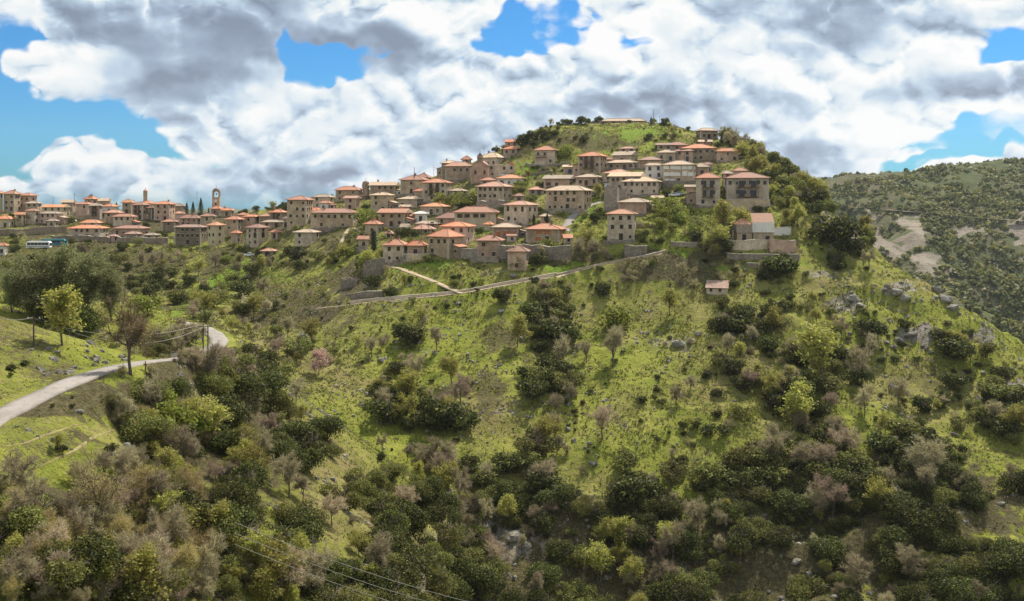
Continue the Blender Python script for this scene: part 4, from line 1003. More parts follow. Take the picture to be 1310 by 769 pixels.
wall_run([(712,353),(745,345),(780,337),(820,330),(852,321.5)], .55, .4, 'thin stone kerb of the rising footpath below the tall solitary house', 'stone', jag=.1)
wall_run([(858,315),(890,316),(912,317)], 1.3, .6, 'pale topped terrace wall left of the white upper storey house', 'rubble')
wall_run([(916,318),(940,319),(965,319),(990,318)], 3.0, .8, 'upper terrace wall right under the white upper storey house', 'stone_pale')
wall_run([(985,322),(1002,323),(1018,322)], 3.8, .8, 'stone terrace block right of the white upper storey house', 'stone_pink')
wall_run([(930,331),(960,332),(1000,333),(1022,333)], 1.8, .6, 'middle terrace wall running below the terraced houses', 'rubble')
wall_run([(955,341),(985,343),(1020,343)], 1.1, .5, 'lowest terrace wall running below the terraced houses', 'rubble')
wall_run([(918,306),(930,307),(938,307)], 3.4, .8, 'old stone wall left of the timber fronted house', 'stone_pink')
wall_run([(990,301),(1000,301),(1012,300)], 2.6, .3, 'crumbling white plastered wall right of the white upper storey', 'white')
wall_run([(611,272),(630,272),(652,270)], 4.6, 1., 'high stone base wall under the sunlit pinkish roofed house', 'rubble')
wall_run([(0,301),(30,301),(60,299),(85,297)], 3.0, .8, 'long dark retaining wall along the foot of the far left houses', 'stone_dark')
wall_run([(66,309),(100,309),(140,311)], 2.6, .8, 'grey retaining wall right of the parked coach', 'stone_dark')
wall_run([(150,310),(180,311),(215,312)], 2.4, .8, 'dark street wall at the lower edge of the left village', 'stone_dark')
wall_run([(85,281),(100,281),(115,280)], 2.0, .6, 'grey wall behind the white car in the left village', 'stone')
wall_run([(848,240),(870,240),(892,239)], 2.5, .8, 'dark retaining wall under the white shuttered block', 'rubble')
wall_run([(925,270),(955,271),(985,270)], 4.0, .8, 'high footing wall under the largest apartment house', 'stone')
wall_run([(700,275),(725,272),(750,268)], 1.4, .5, 'low wall along the upper lane below the many windowed house', 'rubble')
wall_run([(812,290),(825,291),(838,290)], 1.0, .5, 'low terrace wall right of the tall solitary house', 'stone_pale')
wall_run([(672,211),(690,214),(715,212),(728,209)], 1.0, .5, 'upper field terrace wall below the solitary slope house', 'rubble')
wall_run([(668,226),(685,224),(705,221)], .9, .5, 'lower field terrace wall below the solitary slope house', 'rubble')
wall_run([(896,171),(903,174),(912,178)], .7, .35, 'white sloping wall descending from the dark skyline house', 'white', jag=.03)

# vehicles
def wheel(x, y, r=.33, parent=None, w=.22):
    m = MB(); m.tube((x,y-w/2,r),(x,y+w/2,r),r,n=14); t = m.build('wheel', M['rubber'], parent)
    q = MB(); q.tube((x,y-w/2-.01,r),(x,y+w/2+.01,r),r*.55,n=10); q.build('rim', M['steel'], t)
def car(px, py, rot, paint, lab, Y=None):
    h = foot(px, py); root = link('parked_car', None, None, h, (0,0,R(rot))); tag(root, lab, 'car', 'cars parked in the village')
    prof = [(-2.05,.35),(-2.1,.75),(-1.95,.95),(-1.15,1.0),(-.65,1.42),(.75,1.45),(1.45,1.0),(2.05,.85),(2.1,.4)]
    m = MB(); W_ = .82
    n = len(prof)
    for sy in (-1,1):
        b = [(x,sy*(W_ if z < 1.05 else W_-.14),z) for x,z in prof]; m.poly(b if sy < 0 else b[::-1],0)
    for i in range(n):
        j = (i+1)%n; a = lambda t_, s_: (prof[t_][0], s_*(W_ if prof[t_][1] < 1.05 else W_-.14), prof[t_][1])
        m.poly([a(i,-1),a(i,1),a(j,1),a(j,-1)],0)
    body = m.build('body', paint, root)
    for sy in (-1,1):
        g_ = MB(); pts = [(-1.05,1.02),(-.62,1.36),(.7,1.38),(1.3,1.03)]; yy = lambda z: sy*(W_+.01-.14*max(0,(z-1.0)/.42)); f = [(x,yy(z),z) for x,z in pts]; g_.poly(f if sy>0 else f[::-1]); g_.build('side_window', M['glass'], root)
    for xa, xb, za, zb in ((1.42,.82,1.03,1.4),(-1.12,-.7,1.03,1.38)):
        g_ = MB(); s_ = .02 if xa>0 else -.02; g_.poly([(xa+s_,-.66,za+.02),(xa+s_,.66,za+.02),(xb+s_,.6,zb+.02),(xb+s_,-.6,zb+.02)]); g_.build('windscreen', M['glass'], root)
    for x in (-1.3,1.3):
        for y in (-.75,.75): wheel(x,y,.32,root)
    for y in (-.6,.6):
        b = MB(); b.box(2.06,2.12,y-.15,y+.15,.62,.75); b.build('headlight', M['shutter_white'], root)
car(92, 284, 8, M['white_paint'], 'white car parked by the grey wall in the left village')
car(645, 226, 5, M['white_paint'], 'white car parked below the roofless building near the church')
car(868, 250, -10, M['grey_paint'], 'silver car parked on the garden terrace left of the balconied tower house')
car(862, 251.5, -4, M['white_paint'], 'white van-like car half hidden left of the silver car')
car(319, 328, 6, M['white_paint'], 'white car among bushes left of the rusty roofed barn')
car(757, 251, 20, M['grey_paint'], 'pale car standing at the top of the lane')
def coach(px, py, rot, lab, paints):
    h = foot(px, py); root = link('parked_coach', None, None, h, (0,0,R(rot))); tag(root, lab, 'coach', 'coaches parked below the left village')
    L, W_, H = 9.5, 1.25, 3.1
    m = MB(); 
    prof = [(-L/2,.4),(-L/2-.05,2.7),(-L/2+.35,H),(L/2-.5,H),(L/2,2.4),(L/2+.08,.5)]
    for sy in (-1,1):
        b = [(x,sy*W_,z) for x,z in prof]; m.poly(b if sy<0 else b[::-1], 0)
    for i in range(6): j=(i+1)%6; m.poly([(prof[i][0],-W_,prof[i][1]),(prof[i][0],W_,prof[i][1]),(prof[j][0],W_,prof[j][1]),(prof[j][0],-W_,prof[j][1])],0)
    m.build('body', M[paints[0]], root)
    for sy in (-1,1):
        s_ = MB(); s_.box(-L/2+.3,L/2-.3,sy*W_-.02,sy*W_+.02,.7,1.25); s_.build('stripe', M[paints[1]], root)
        g_ = MB(); 
        for i in range(6): g_.box(-L/2+.4+i*1.45,-L/2+1.75+i*1.45,sy*W_-.02,sy*W_+.025,1.55,2.5)
        g_.build('side_window', M['glass'], root)
    g_ = MB(); g_.poly([(L/2+.02,-1.1,2.35),(L/2+.02,1.1,2.35),(L/2+.09,1.1,1.2),(L/2+.09,-1.1,1.2)][::-1]); g_.build('windscreen', M['glass'], root)
    for x in (-3,3.1):
        for y in (-1.1,1.1): wheel(x,y,.48,root,.3)
coach(50, 318, 4, 'white coach with dark windows parked under the left village', ('white_paint','grey_paint'))
coach(69, 315, 10, 'teal and blue coach parked right of the white coach', ('teal_paint','blue_paint'))

# timber electricity poles with cross arms and cables
def epole(px, base, top, lab, Y=None, r=.13, arm=.9):
    h = foot(px, base); k = h[1]/F; H = (base-top)*k
    root = link('electricity_pole', None, None, h); tag(root, lab, 'pole', 'timber electricity poles')
    m = MB(); m.tube((0,0,-1),(0,0,H),r,r*.7,8); m.build('pole', M['tar_wood'], root)
    a = MB(); a.box(-arm,arm,-.06,.06,H-.5,H-.38); a.build('cross_arm', M['tar_wood'], root)
    for x in (-arm*.85,0,arm*.85):
        i_ = MB(); i_.lathe([(.03,H-.38),(.06,H-.3),(.05,H-.2),(.02,H-.15)],8,c=(x,0)); i_.build('insulator', M['white'], root)
    return np.array(h)+np.array([0,0,H-.2])
pA = epole(43, 444, 404, 'electricity pole standing on the grassy mound at left')
pB = epole(260, 458, 414, 'left one of the double poles at the road bend')
pC = epole(266, 456, 414, 'right one of the double poles at the road bend')
epole(160, 385, 352, 'distant pole between the grey green trees left')
epole(1005, 262, 236, 'pole on the right hill shoulder beside a white post')
epole(998, 268, 246, 'white lower post right of the largest apartment house', r=.16)
epole(657, 345, 315, 'thin pole beside the small tower-like house', r=.1)
epole(360, 395, 368, 'thin pole in the bare scrub left of the parapet', r=.1)
epole(186, 475, 462, 'short wooden post on the road edge right of the big bare tree', r=.1, arm=.25)
def cable(a, b, sag, lab, r=.02, grp='overhead cables'):
    a = np.array(a); b = np.array(b); n = 24; m = MB(); c = (a+b)/2; pr = None
    for i in range(n+1):
        t = i/n; p = a*(1-t)+b*t; p = p - np.array([0,0,sag*4*t*(1-t)]) - c
        if pr is not None: m.tube(pr, p, r, n=4, caps=False)
        pr = p
    o_ = m.build('overhead_cable', M['cable'], loc=tuple(c)); tag(o_, lab, 'cable', grp)
cable(pA+np.array([-.7,0,0]), pB+np.array([-.7,0,0]), 2.0, 'upper cable from the mound pole to the road bend poles' , .02)
cable(pA+np.array([.7,0,0]), pB+np.array([.7,0,0]), 3.2, 'lower cable from the mound pole to the road bend poles' , .02)
cable(pA, P3(-60,380,105), 1.2, 'cable leaving the mound pole towards the left edge', .03)
for i,(l) in enumerate(('topmost of the three cables crossing the dark gully at the bottom','middle one of three cables crossing the dark gully at the bottom','lowest of the three cables crossing the dark gully at the bottom')):
    cable(P3(300,668+i*14,82), P3(720,795+i*14,96), 1.0, l, .022)
# flag beside the church
h = foot(652, 222); fl = link('flagpole', None, None, h); tag(fl, 'pole with small red orange flag right of the church group', 'flagpole')
m = MB(); m.tube((0,0,-1),(0,0,5.2),.06); m.build('pole', M['steel'], fl)
m = MB(); n=6
for i in range(n): m.poly([(.06+.3*i,.12*math.sin(i*1.2),3.7-.05*i),(.06+.3*(i+1),.12*math.sin((i+1)*1.2),3.7-.05*(i+1)),(.06+.3*(i+1),.12*math.sin((i+1)*1.2),5.1-.08*(i+1)),(.06+.3*i,.12*math.sin(i*1.2),5.1-.08*i)])
m.build('flag', M['flag'], fl)
# ------------------------------------------------------------------ vegetation
def quads_at(P, N, s, r, aspect=1.0):
    """leaf rhombs centred on P with normals N and half-size s"""
    n = len(P); a = np.cross(N, r.normal(size=(n,3))); a /= np.linalg.norm(a,axis=1)[:,None]+1e-9; b = np.cross(N, a); b /= np.linalg.norm(b,axis=1)[:,None]+1e-9
    s = np.broadcast_to(np.asarray(s), (n,))[:,None]
    V = np.stack([P-a*s, P-b*s*aspect*.7, P+a*s, P+b*s*aspect*.7], 1).reshape(-1,3)
    return V, np.arange(4*n).reshape(-1,4)

def leaf_cloud(r, n, lobes, s, inner=.55, flat_=.8, rnd=.9):
    L = np.array([l[:3] for l in lobes]); Rr = np.array([l[3] for l in lobes]); wt = Rr**2; wt = wt/wt.sum()
    # drop leaves that would sit deep inside another lobe
    i = r.choice(len(lobes), int(n*1.5), p=wt); d = r.normal(size=(len(i),3)); d[:,2] += .25; d /= np.linalg.norm(d,axis=1)[:,None]
    lump = 1 + .16*np.sin(d[:,0]*7+i)*np.sin(d[:,1]*6+i*2)+ .12*np.sin(d[:,2]*9+i)
    rad = Rr[i]*(inner+(1-inner)*r.random(len(i))**.45)*lump
    P = L[i]+d*rad[:,None]*np.array([1,1,flat_])
    P = P[P[:,2] > .02][:n]; d = d[:len(P)]
    N = d + r.normal(size=P.shape)*rnd; N /= np.linalg.norm(N,axis=1)[:,None]
    return quads_at(P, N, s*r.uniform(.6,1.35,len(P)), r, 1.1)

def join(parts):
    V = []; Fq = []; MI = []; o = 0
    for v, f, m in parts: V.append(v); Fq.append(np.asarray(f)+o); MI.append(np.full(len(f), m)); o += len(v)
    return np.concatenate(V), np.concatenate(Fq), np.concatenate(MI)

def skeleton(r, h=1.0, levels=5, trunk=.28, r0=.022, spread=.55, up=.25, forks=(3,3), mult=1, stems=1, lean=.05):
    """segments (p,q,ra,rb,level) and tips (p,dir)"""
    segs = []; tips = []
    def grow(p, d, L, rad, lv):
        n = 2 if lv < 3 else 1; q = p
        for i in range(n):
            d2 = d + r.normal(size=3)*.12; d2 /= np.linalg.norm(d2); e = q + d2*L/n
            segs.append((q, e, rad*(1-.25*i/n), rad*(1-.25*(i+1)/n), lv)); q = e; d = d2
        if lv >= levels: tips.append((q, d)); return
        k = forks[0] if lv < 2 else forks[1]
        a0 = r.random()*6.28
        for j in range(k):
            t = a0 + j*6.283/k + r.normal()*.3
            side = np.array([math.cos(t), math.sin(t), 0.]); nd = d*(1-spread*.5) + side*spread*r.uniform(.7,1.3) + np.array([0,0,up*r.random()])
            nd /= np.linalg.norm(nd); grow(q, nd, L*r.uniform(.62,.86), rad*.6, lv+1)
        if lv < levels-1: # leader
            nd = d + r.normal(size=3)*.15; nd /= np.linalg.norm(nd); grow(q, nd, L*r.uniform(.7,.9), rad*.72, lv+1)
    for s_ in range(stems):
        a = r.random()*6.28; d = np.array([math.cos(a)*lean, math.sin(a)*lean, 1.]) ; d /= np.linalg.norm(d)
        grow(np.array([math.cos(a)*.03*(stems>1), math.sin(a)*.03*(stems>1), -.03]), d, trunk*h, r0, 0)
    top = max(q[2] for _, q, *_ in segs); k = h/top
    segs = [(p*k, q*k, a*k, b*k, l) for p,q,a,b,l in segs]; tips = [(p*k, d) for p,d in tips]
    return segs, tips

def crown_skel(r, cz=.6, rx=.34, rz=.4, trunk=.24, r0=.02, n1=8, n2=5, n3=6, stems=1, gap=.25):
    """trunk, limbs reaching into an uneven oval crown, branchlets filling it; height 1"""
    segs = []; tips = []
    def inell(k, c=None, s_=1.):
        d = r.normal(size=(k,3)); d /= np.linalg.norm(d,axis=1)[:,None]; u = r.random(k)**(1/2.2)
        q = d*u[:,None]*np.array([rx,rx,rz])*s_
        return q + (np.array([0,0,cz]) if c is None else c)
    def bent(p, q, ra, rb, lv, sag=.06):
        m = (p+q)/2 + np.array([0,0,-sag*np.linalg.norm(q-p)]) + r.normal(size=3)*.035*np.linalg.norm(q-p)
        segs.append((p,m,ra,(ra+rb)/2,lv)); segs.append((m,q,(ra+rb)/2,rb,lv))
    bases = []
    for s_ in range(stems):
        a = r.random()*6.283; b0 = np.array([math.cos(a),math.sin(a),0])*.035*(stems>1)+np.array([0,0,-.03]); lean = np.array([math.cos(a),math.sin(a),0])*(.12 if stems>1 else .025)
        t1 = b0+lean+np.array([0,0,trunk+.03]); t2 = t1+lean*.4+np.array([r.normal()*.02,r.normal()*.02,cz-trunk])
        segs.append((b0,t1,r0,r0*.8,0)); segs.append((t1,t2,r0*.8,r0*.35,0)); bases.append((t1,t2))
    C1 = inell(n1, None, .62)
    for i,c in enumerate(C1):
        t1,t2 = bases[i%stems]; u = r.uniform(0,.75); p = t1+(t2-t1)*u
        if c[2] < p[2]-.02: c[2] = p[2]+.03
        bent(p, c, r0*.55, r0*.28, 1)
        out = c-np.array([0,0,cz*.7])
        for q in inell(n2, c+out*.25, .42):
            if q[2] < trunk*.6: q[2] = trunk*.6+.03
            bent(c, q, r0*.28, r0*.14, 2)
            for w_ in inell(n3, q+(q-c)*.35, .26):
                segs.append((q, w_, r0*.14, r0*.05, 3)); d = w_-q; d = d/(np.linalg.norm(d)+1e-9)+(w_-np.array([0,0,cz*.6]))*1.2+np.array([0,0,.25]); tips.append((w_, d/np.linalg.norm(d)))
    top = max(q[2] for _,q,*_ in segs)*1.04
    return [(p/top,q/top,a/top,b/top,l) for p,q,a,b,l in segs], [(p/top,d) for p,d in tips]

def tubes(segs, nside=3, minr=.0022):
    V = []; Q = []; o = 0
    ang = np.arange(nside)*2*math.pi/nside
    for p, q, a, b, l in segs:
        d = q-p; d = d/(np.linalg.norm(d)+1e-9); u = np.cross(d, (0,0,1) if abs(d[2])<.9 else (1,0,0)); u /= np.linalg.norm(u); w_ = np.cross(d,u)
        ring = np.cos(ang)[:,None]*u+np.sin(ang)[:,None]*w_
        V.append(p+ring*max(a,minr)); V.append(q+ring*max(b,minr))
        for i in range(nside): j=(i+1)%nside; Q.append((o+i,o+j,o+nside+j,o+nside+i))
        o += 2*nside
    return np.concatenate(V), np.array(Q)

def twig_blades(r, tips, per, L, wd, spread=.8):
    P = np.array([t[0] for t in tips]); D = np.array([t[1] for t in tips])
    P = np.repeat(P, per, 0); D = np.repeat(D, per, 0); P = P - D*r.uniform(0,.09,(len(P),1))
    d = D + r.normal(size=D.shape)*spread; d[:,2] += .15; d /= np.linalg.norm(d,axis=1)[:,None]
    q = P + d*(L*r.uniform(.5,1.3,len(P)))[:,None]
    u = np.cross(d, r.normal(size=d.shape)); u /= np.linalg.norm(u,axis=1)[:,None]
    V = np.stack([P-u*wd, P+u*wd, q+u*wd*.3, q-u*wd*.3], 1).reshape(-1,3)
    return V, np.arange(len(V)).reshape(-1,4), q

PROTO = {}   # kind -> list of variants; a variant = list of (part name, mesh); one part = single mesh plant
def lobes_round(r, n=8, R_=.95, z=.75, rr=(.38,.62), squash=.8):
    out = [(0,0,z*.8,.6)]
    for i in range(n):
        a = r.random()*6.28; e = r.uniform(-.1,1.0); q = R_-.45
        out.append((q*math.cos(a)*math.cos(e)*1.1, q*math.sin(a)*math.cos(e)*1.1, z+q*math.sin(e)*squash, r.uniform(*rr)))
    return out
def make_bush(key, mats, n, s, nv=4, inner=.5, lob=7, twigmix=0, fine=False):
    res = []
    for v in range(nv):
        r = np.random.default_rng(hash_(key)+v)
        lb = lobes_round(r, lob+int(r.integers(0,5)), r.uniform(.85,1.35), r.uniform(.5,.85), (.2,.62)); st = np.array([r.uniform(.75,1.35), r.uniform(.75,1.2)]); lb = [(l[0]*st[0], l[1]*st[1], l[2], l[3]) for l in lb]
        parts = [(*leaf_cloud(r, n, lb, s, inner), 0)]
        segs, tips = skeleton(r, 1.3, 2, .35, .03, .7, .3, (3,3), stems=3, lean=.4)
        parts.append((*tubes(segs, 3), 1))
        V, Q, MI = join(parts); V[:,2] -= .03
        res.append([('bush', mesh_np(key, V, Q, [M[mats[0]], M['bark']], MI))])
    PROTO[key] = res
def hash_(s): return sum((i+1)*ord(c) for i, c in enumerate(s)) % 9973
def make_tree(key, leafmat, twigmat, nv=4, per=8, L=.1, wd=.0028, leaves=0, ls=.02, wide=1.0, **kw):
    res = []
    for v in range(nv):
        r = np.random.default_rng(hash_(key)+31*v)
        k2 = dict(kw); k2['rx'] = k2.get('rx',.34)*r.uniform(.85,1.15); segs, tips = crown_skel(r, **k2)
        lo = [s for s in segs if s[4] <= 1]; hi = [s for s in segs if s[4] > 1]
        tv, tq = tubes(lo, 6)
        hv, hq = tubes(hi, 3)
        bv, bq, ends = twig_blades(r, tips, per, L, wd)
        mid = [(s[1], (s[1]-s[0])/(np.linalg.norm(s[1]-s[0])+1e-9)) for s in segs if s[4] >= 2]
        b2, q2, e2 = twig_blades(r, mid, max(1,per//2), L*.9, wd)
        parts = [(hv,hq,1),(bv,bq,0),(b2,q2,0)]
        if leaves:
            E = np.concatenate([ends,e2]); E = E[r.integers(0,len(E),leaves)] + r.normal(size=(leaves,3))*.022
            N = r.normal(size=E.shape); N[:,2] += .6; N /= np.linalg.norm(N,axis=1)[:,None]
            parts.append((*quads_at(E,N,ls*r.uniform(.5,1.4,leaves),r,1.1),2))
        V,Q,MI = join(parts); V[:,:2] *= wide; tv[:,:2] *= wide
        res.append([('trunk', mesh_np(key+'_trunk', tv, tq, [M['bark']])), ('crown', mesh_np(key+'_crown', V, Q, [M[twigmat], M['bark'], M[leafmat]], MI))])
    PROTO[key] = res
def make_conifer(key, nv=2, n=2400, wide=.24, s=.02, mat='leaf_pine', col_=False):
    res = []
    for v in range(nv):
        r = np.random.default_rng(hash_(key)+v)
        tv,tq = tubes([(np.array([0,0,-.03]),np.array([0,0,.5]),.018,.012,0),(np.array([0,0,.5]),np.array([0,0,.98]),.012,.002,0)],6)
        z = r.uniform(.06,1,n); tier = np.floor(z*13)/13; ph = (z-tier)*13
        R_ = wide*((1-z)**.8*(1.15-.5*ph) if not col_ else np.sin(np.clip(z,0,1)*math.pi)**.5*.9)+.006; a = r.random(n)*6.283
        k = r.random(n)**.5; lob = 1+.25*np.sin(a*5+tier*30)
        P = np.stack([R_*k*lob*np.cos(a), R_*k*lob*np.sin(a), z-.05*k*(not col_)],1); N = np.stack([np.cos(a)*.5,np.sin(a)*.5,np.ones(n)],1)+r.normal(size=(n,3))*.6; N/=np.linalg.norm(N,axis=1)[:,None]
        V,Q = quads_at(P,N,s*r.uniform(.6,1.4,n),r,.9)
        res.append([('trunk', mesh_np(key+'_trunk', tv, tq, [M['bark']])), ('crown', mesh_np(key+'_crown', V, Q, [M[mat]]))])
    PROTO[key] = res
make_bush('evergreen_bush', ['leaf_dark'], 1500, .075, 6)
make_bush('evergreen_bush_fine', ['leaf_dark'], 7000, .036, 3)
make_bush('green_bush', ['leaf_olive'], 1400, .07, 5, .4)
make_bush('green_bush_fine', ['leaf_olive'], 7000, .033, 3, .4)
make_bush('low_shrub', ['leaf_dark'], 330, .13, 3, .3, 4)
make_bush('fresh_bush', ['leaf_green'], 1300, .07, 3, .4)
make_tree('budding_tree', 'leaf_bud', 'twig_gold', 6, 4, .085, .0026, 2600, .019, rx=.38)
make_tree('bare_tree', 'leaf_bud', 'twig', 6, 9, .1, .0032, 0, rx=.33, trunk=.2)
make_tree('rosy_bare_tree', 'leaf_bud', 'twig_rose', 4, 9, .1, .0032, 0, rx=.4, trunk=.2)
make_tree('bare_shrub', 'leaf_bud', 'twig', 5, 10, .13, .0045, 320, .018, cz=.5, rx=.5, rz=.42, trunk=.06, stems=4, r0=.014, n1=8, n2=4, n3=5)
make_tree('bare_shrub_fine', 'leaf_bud', 'twig', 3, 9, .1, .0018, 1100, .009, cz=.52, rx=.42, rz=.44, trunk=.06, stems=5, r0=.012, n1=12, n2=6, n3=7)
make_tree('golden_shrub_fine', 'leaf_bud', 'twig_gold', 3, 9, .1, .0022, 1600, .010, cz=.52, rx=.36, rz=.46, trunk=.06, stems=5, r0=.012, n1=12, n2=6, n3=7)
make_tree('tall_bare_tree', 'leaf_bud', 'twig_gold', 2, 4, .07, .0013, 900, .006, rx=.36, rz=.4, cz=.6, trunk=.2, r0=.022, n1=12, n2=7, n3=8, stems=1)
make_tree('blossom_tree', 'blossom', 'twig_rose', 2, 5, .1, .003, 1900, .021, rx=.38)
make_tree('cream_tree', 'cream_blossom', 'twig_gold', 1, 4, .1, .003, 1700, .02, rx=.42, trunk=.1, stems=2)
make_tree('leafy_poplar', 'leaf_poplar', 'twig', 3, 4, .07, .002, 9000, .0115, rx=.23, rz=.45, cz=.54, trunk=.14, n1=12, n2=6, n3=7)
make_conifer('conifer'); make_conifer('cypress', 2, 1500, .17, .028, 'leaf_pine', True)
# boulders
def boulder_mesh(seed):
    r = np.random.default_rng(seed); n, m_ = 12, 9; V = []
    cuts = [(lambda d: d/np.linalg.norm(d))(r.normal(size=3)) for _ in range(11)]; cd = r.uniform(.55,.85,11)
    for i in range(m_+1):
        for j in range(n):
            th = math.pi*i/m_; a = 2*math.pi*j/n; d = np.array([math.sin(th)*math.cos(a), math.sin(th)*math.sin(a), math.cos(th)])
            t = 1.0
            for c, k in zip(cuts, cd):
                q = d@c
                if q > 0: t = min(t, k/q)
            t *= 1+.05*r.normal(); V.append(d*t*np.array([1,.8,.7]))
    Q = [(i*n+j, i*n+(j+1)%n, (i+1)*n+(j+1)%n, (i+1)*n+j) for i in range(m_) for j in range(n)]
    return mesh_np('boulder', np.array(V), np.array(Q), [M['rock']])
BOULD = [boulder_mesh(s) for s in range(6)]

KW = {'evergreen_bush':('dark evergreen bush','bush'),'green_bush':('grey green bush','bush'),'low_shrub':('tiny dark shrub','shrub'),'fresh_bush':('fresh green bush','bush'),
 'budding_tree':('yellowish budding tree','tree'),'bare_tree':('bare brown tree','tree'),'rosy_bare_tree':('bare reddish tree','tree'),'bare_shrub':('bare brown shrub','shrub'),
 'golden_shrub':('golden twigged shrub','shrub'),'tall_bare_tree':('tall bare tree','tree'),'blossom_tree':('pink blossoming tree','tree'),'cream_tree':('cream flowering tree','tree'),
 'leafy_poplar':('tall grey green tree','tree'),'conifer':('dark conifer','tree'),'cypress':('narrow dark cypress','tree'),'boulder':('pale limestone boulder','rock')}
PLANTS = []   # kind, x, y, z, size(m), px, py, label or None, variant, rot
ROADPTS = np.concatenate([ROAD[:,:2]]); PATHPTS = np.concatenate([l[:,:2] for l in (T_ENTR,T_LANE,T_WALL,T_UP,T_DIRT1,T_BEND)])
HP = [(r_.location.x, r_.location.y, (xR-xL)/2*Y/F*1.0) for r_, xL, xR, tp, bs, Y in HINFO]
HPn = np.array(HP); HR = np.array([(xL,xR,tp,bs,Y) for r_, xL, xR, tp, bs, Y in HINFO]+[(899,936,356,378,hit(917,377)[1]),(604,626,192,234,400.),(771,826,150,159,470.),(752,770,152,159,470.),(40,64,305,322,420.),(60,82,304,320,420.)])
rp = np.random.default_rng(77)
def blocked(x, y, z, rad, hgt, kind):
    if np.min(np.hypot(ROADPTS[:,0]-x, ROADPTS[:,1]-y)) < 3.2+rad*.6: return True
    if np.min(np.hypot(PATHPTS[:,0]-x, PATHPTS[:,1]-y)) < 1.3+rad*.5: return True
    if np.any(np.hypot(HPn[:,0]-x, HPn[:,1]-y) < HPn[:,2]*.9+rad*.6): return True
    px = x/y*F+CX; pt = HY-(z+hgt)/y*F; pb = HY-z/y*F; pr = rad/y*F
    for xL,xR,tp,bs,Y in HR:
        if y < Y+2 and px+pr > xL and px-pr < xR and pt < bs-4 and pb > tp: 
            return True
    # keep sight lines to lane, tracks, road
    for ln in (T_ENTR, T_LANE, T_WALL, T_UP, ROAD, T_DIRT1, T_DIRT2, T_BEND):
        lp = ln[:,0]/ln[:,1]*F+CX; lq = HY-ln[:,2]/ln[:,1]*F
        if ln is ROAD: m_ = lp < 240
        else: m_ = lp > 0
        if np.any((np.abs(lp[m_]-px) < pr*.8)&(lq[m_] > pt+1)&(lq[m_] < pb)&(ln[m_,1] > y)): return True
    return False
def add(kind, px, py, hpx, lab=None, force=True, wide=1.0, Y=None):
    if Y: h = ((px-CX)/F*Y, Y, float(sample(ZZ,(px-CX)/F*Y,Y)))
    else: h = hit(px, py)
    if h is None: return
    PLANTS.append([kind, h[0], h[1], h[2], hpx*h[1]/F, px, py, lab, wide])
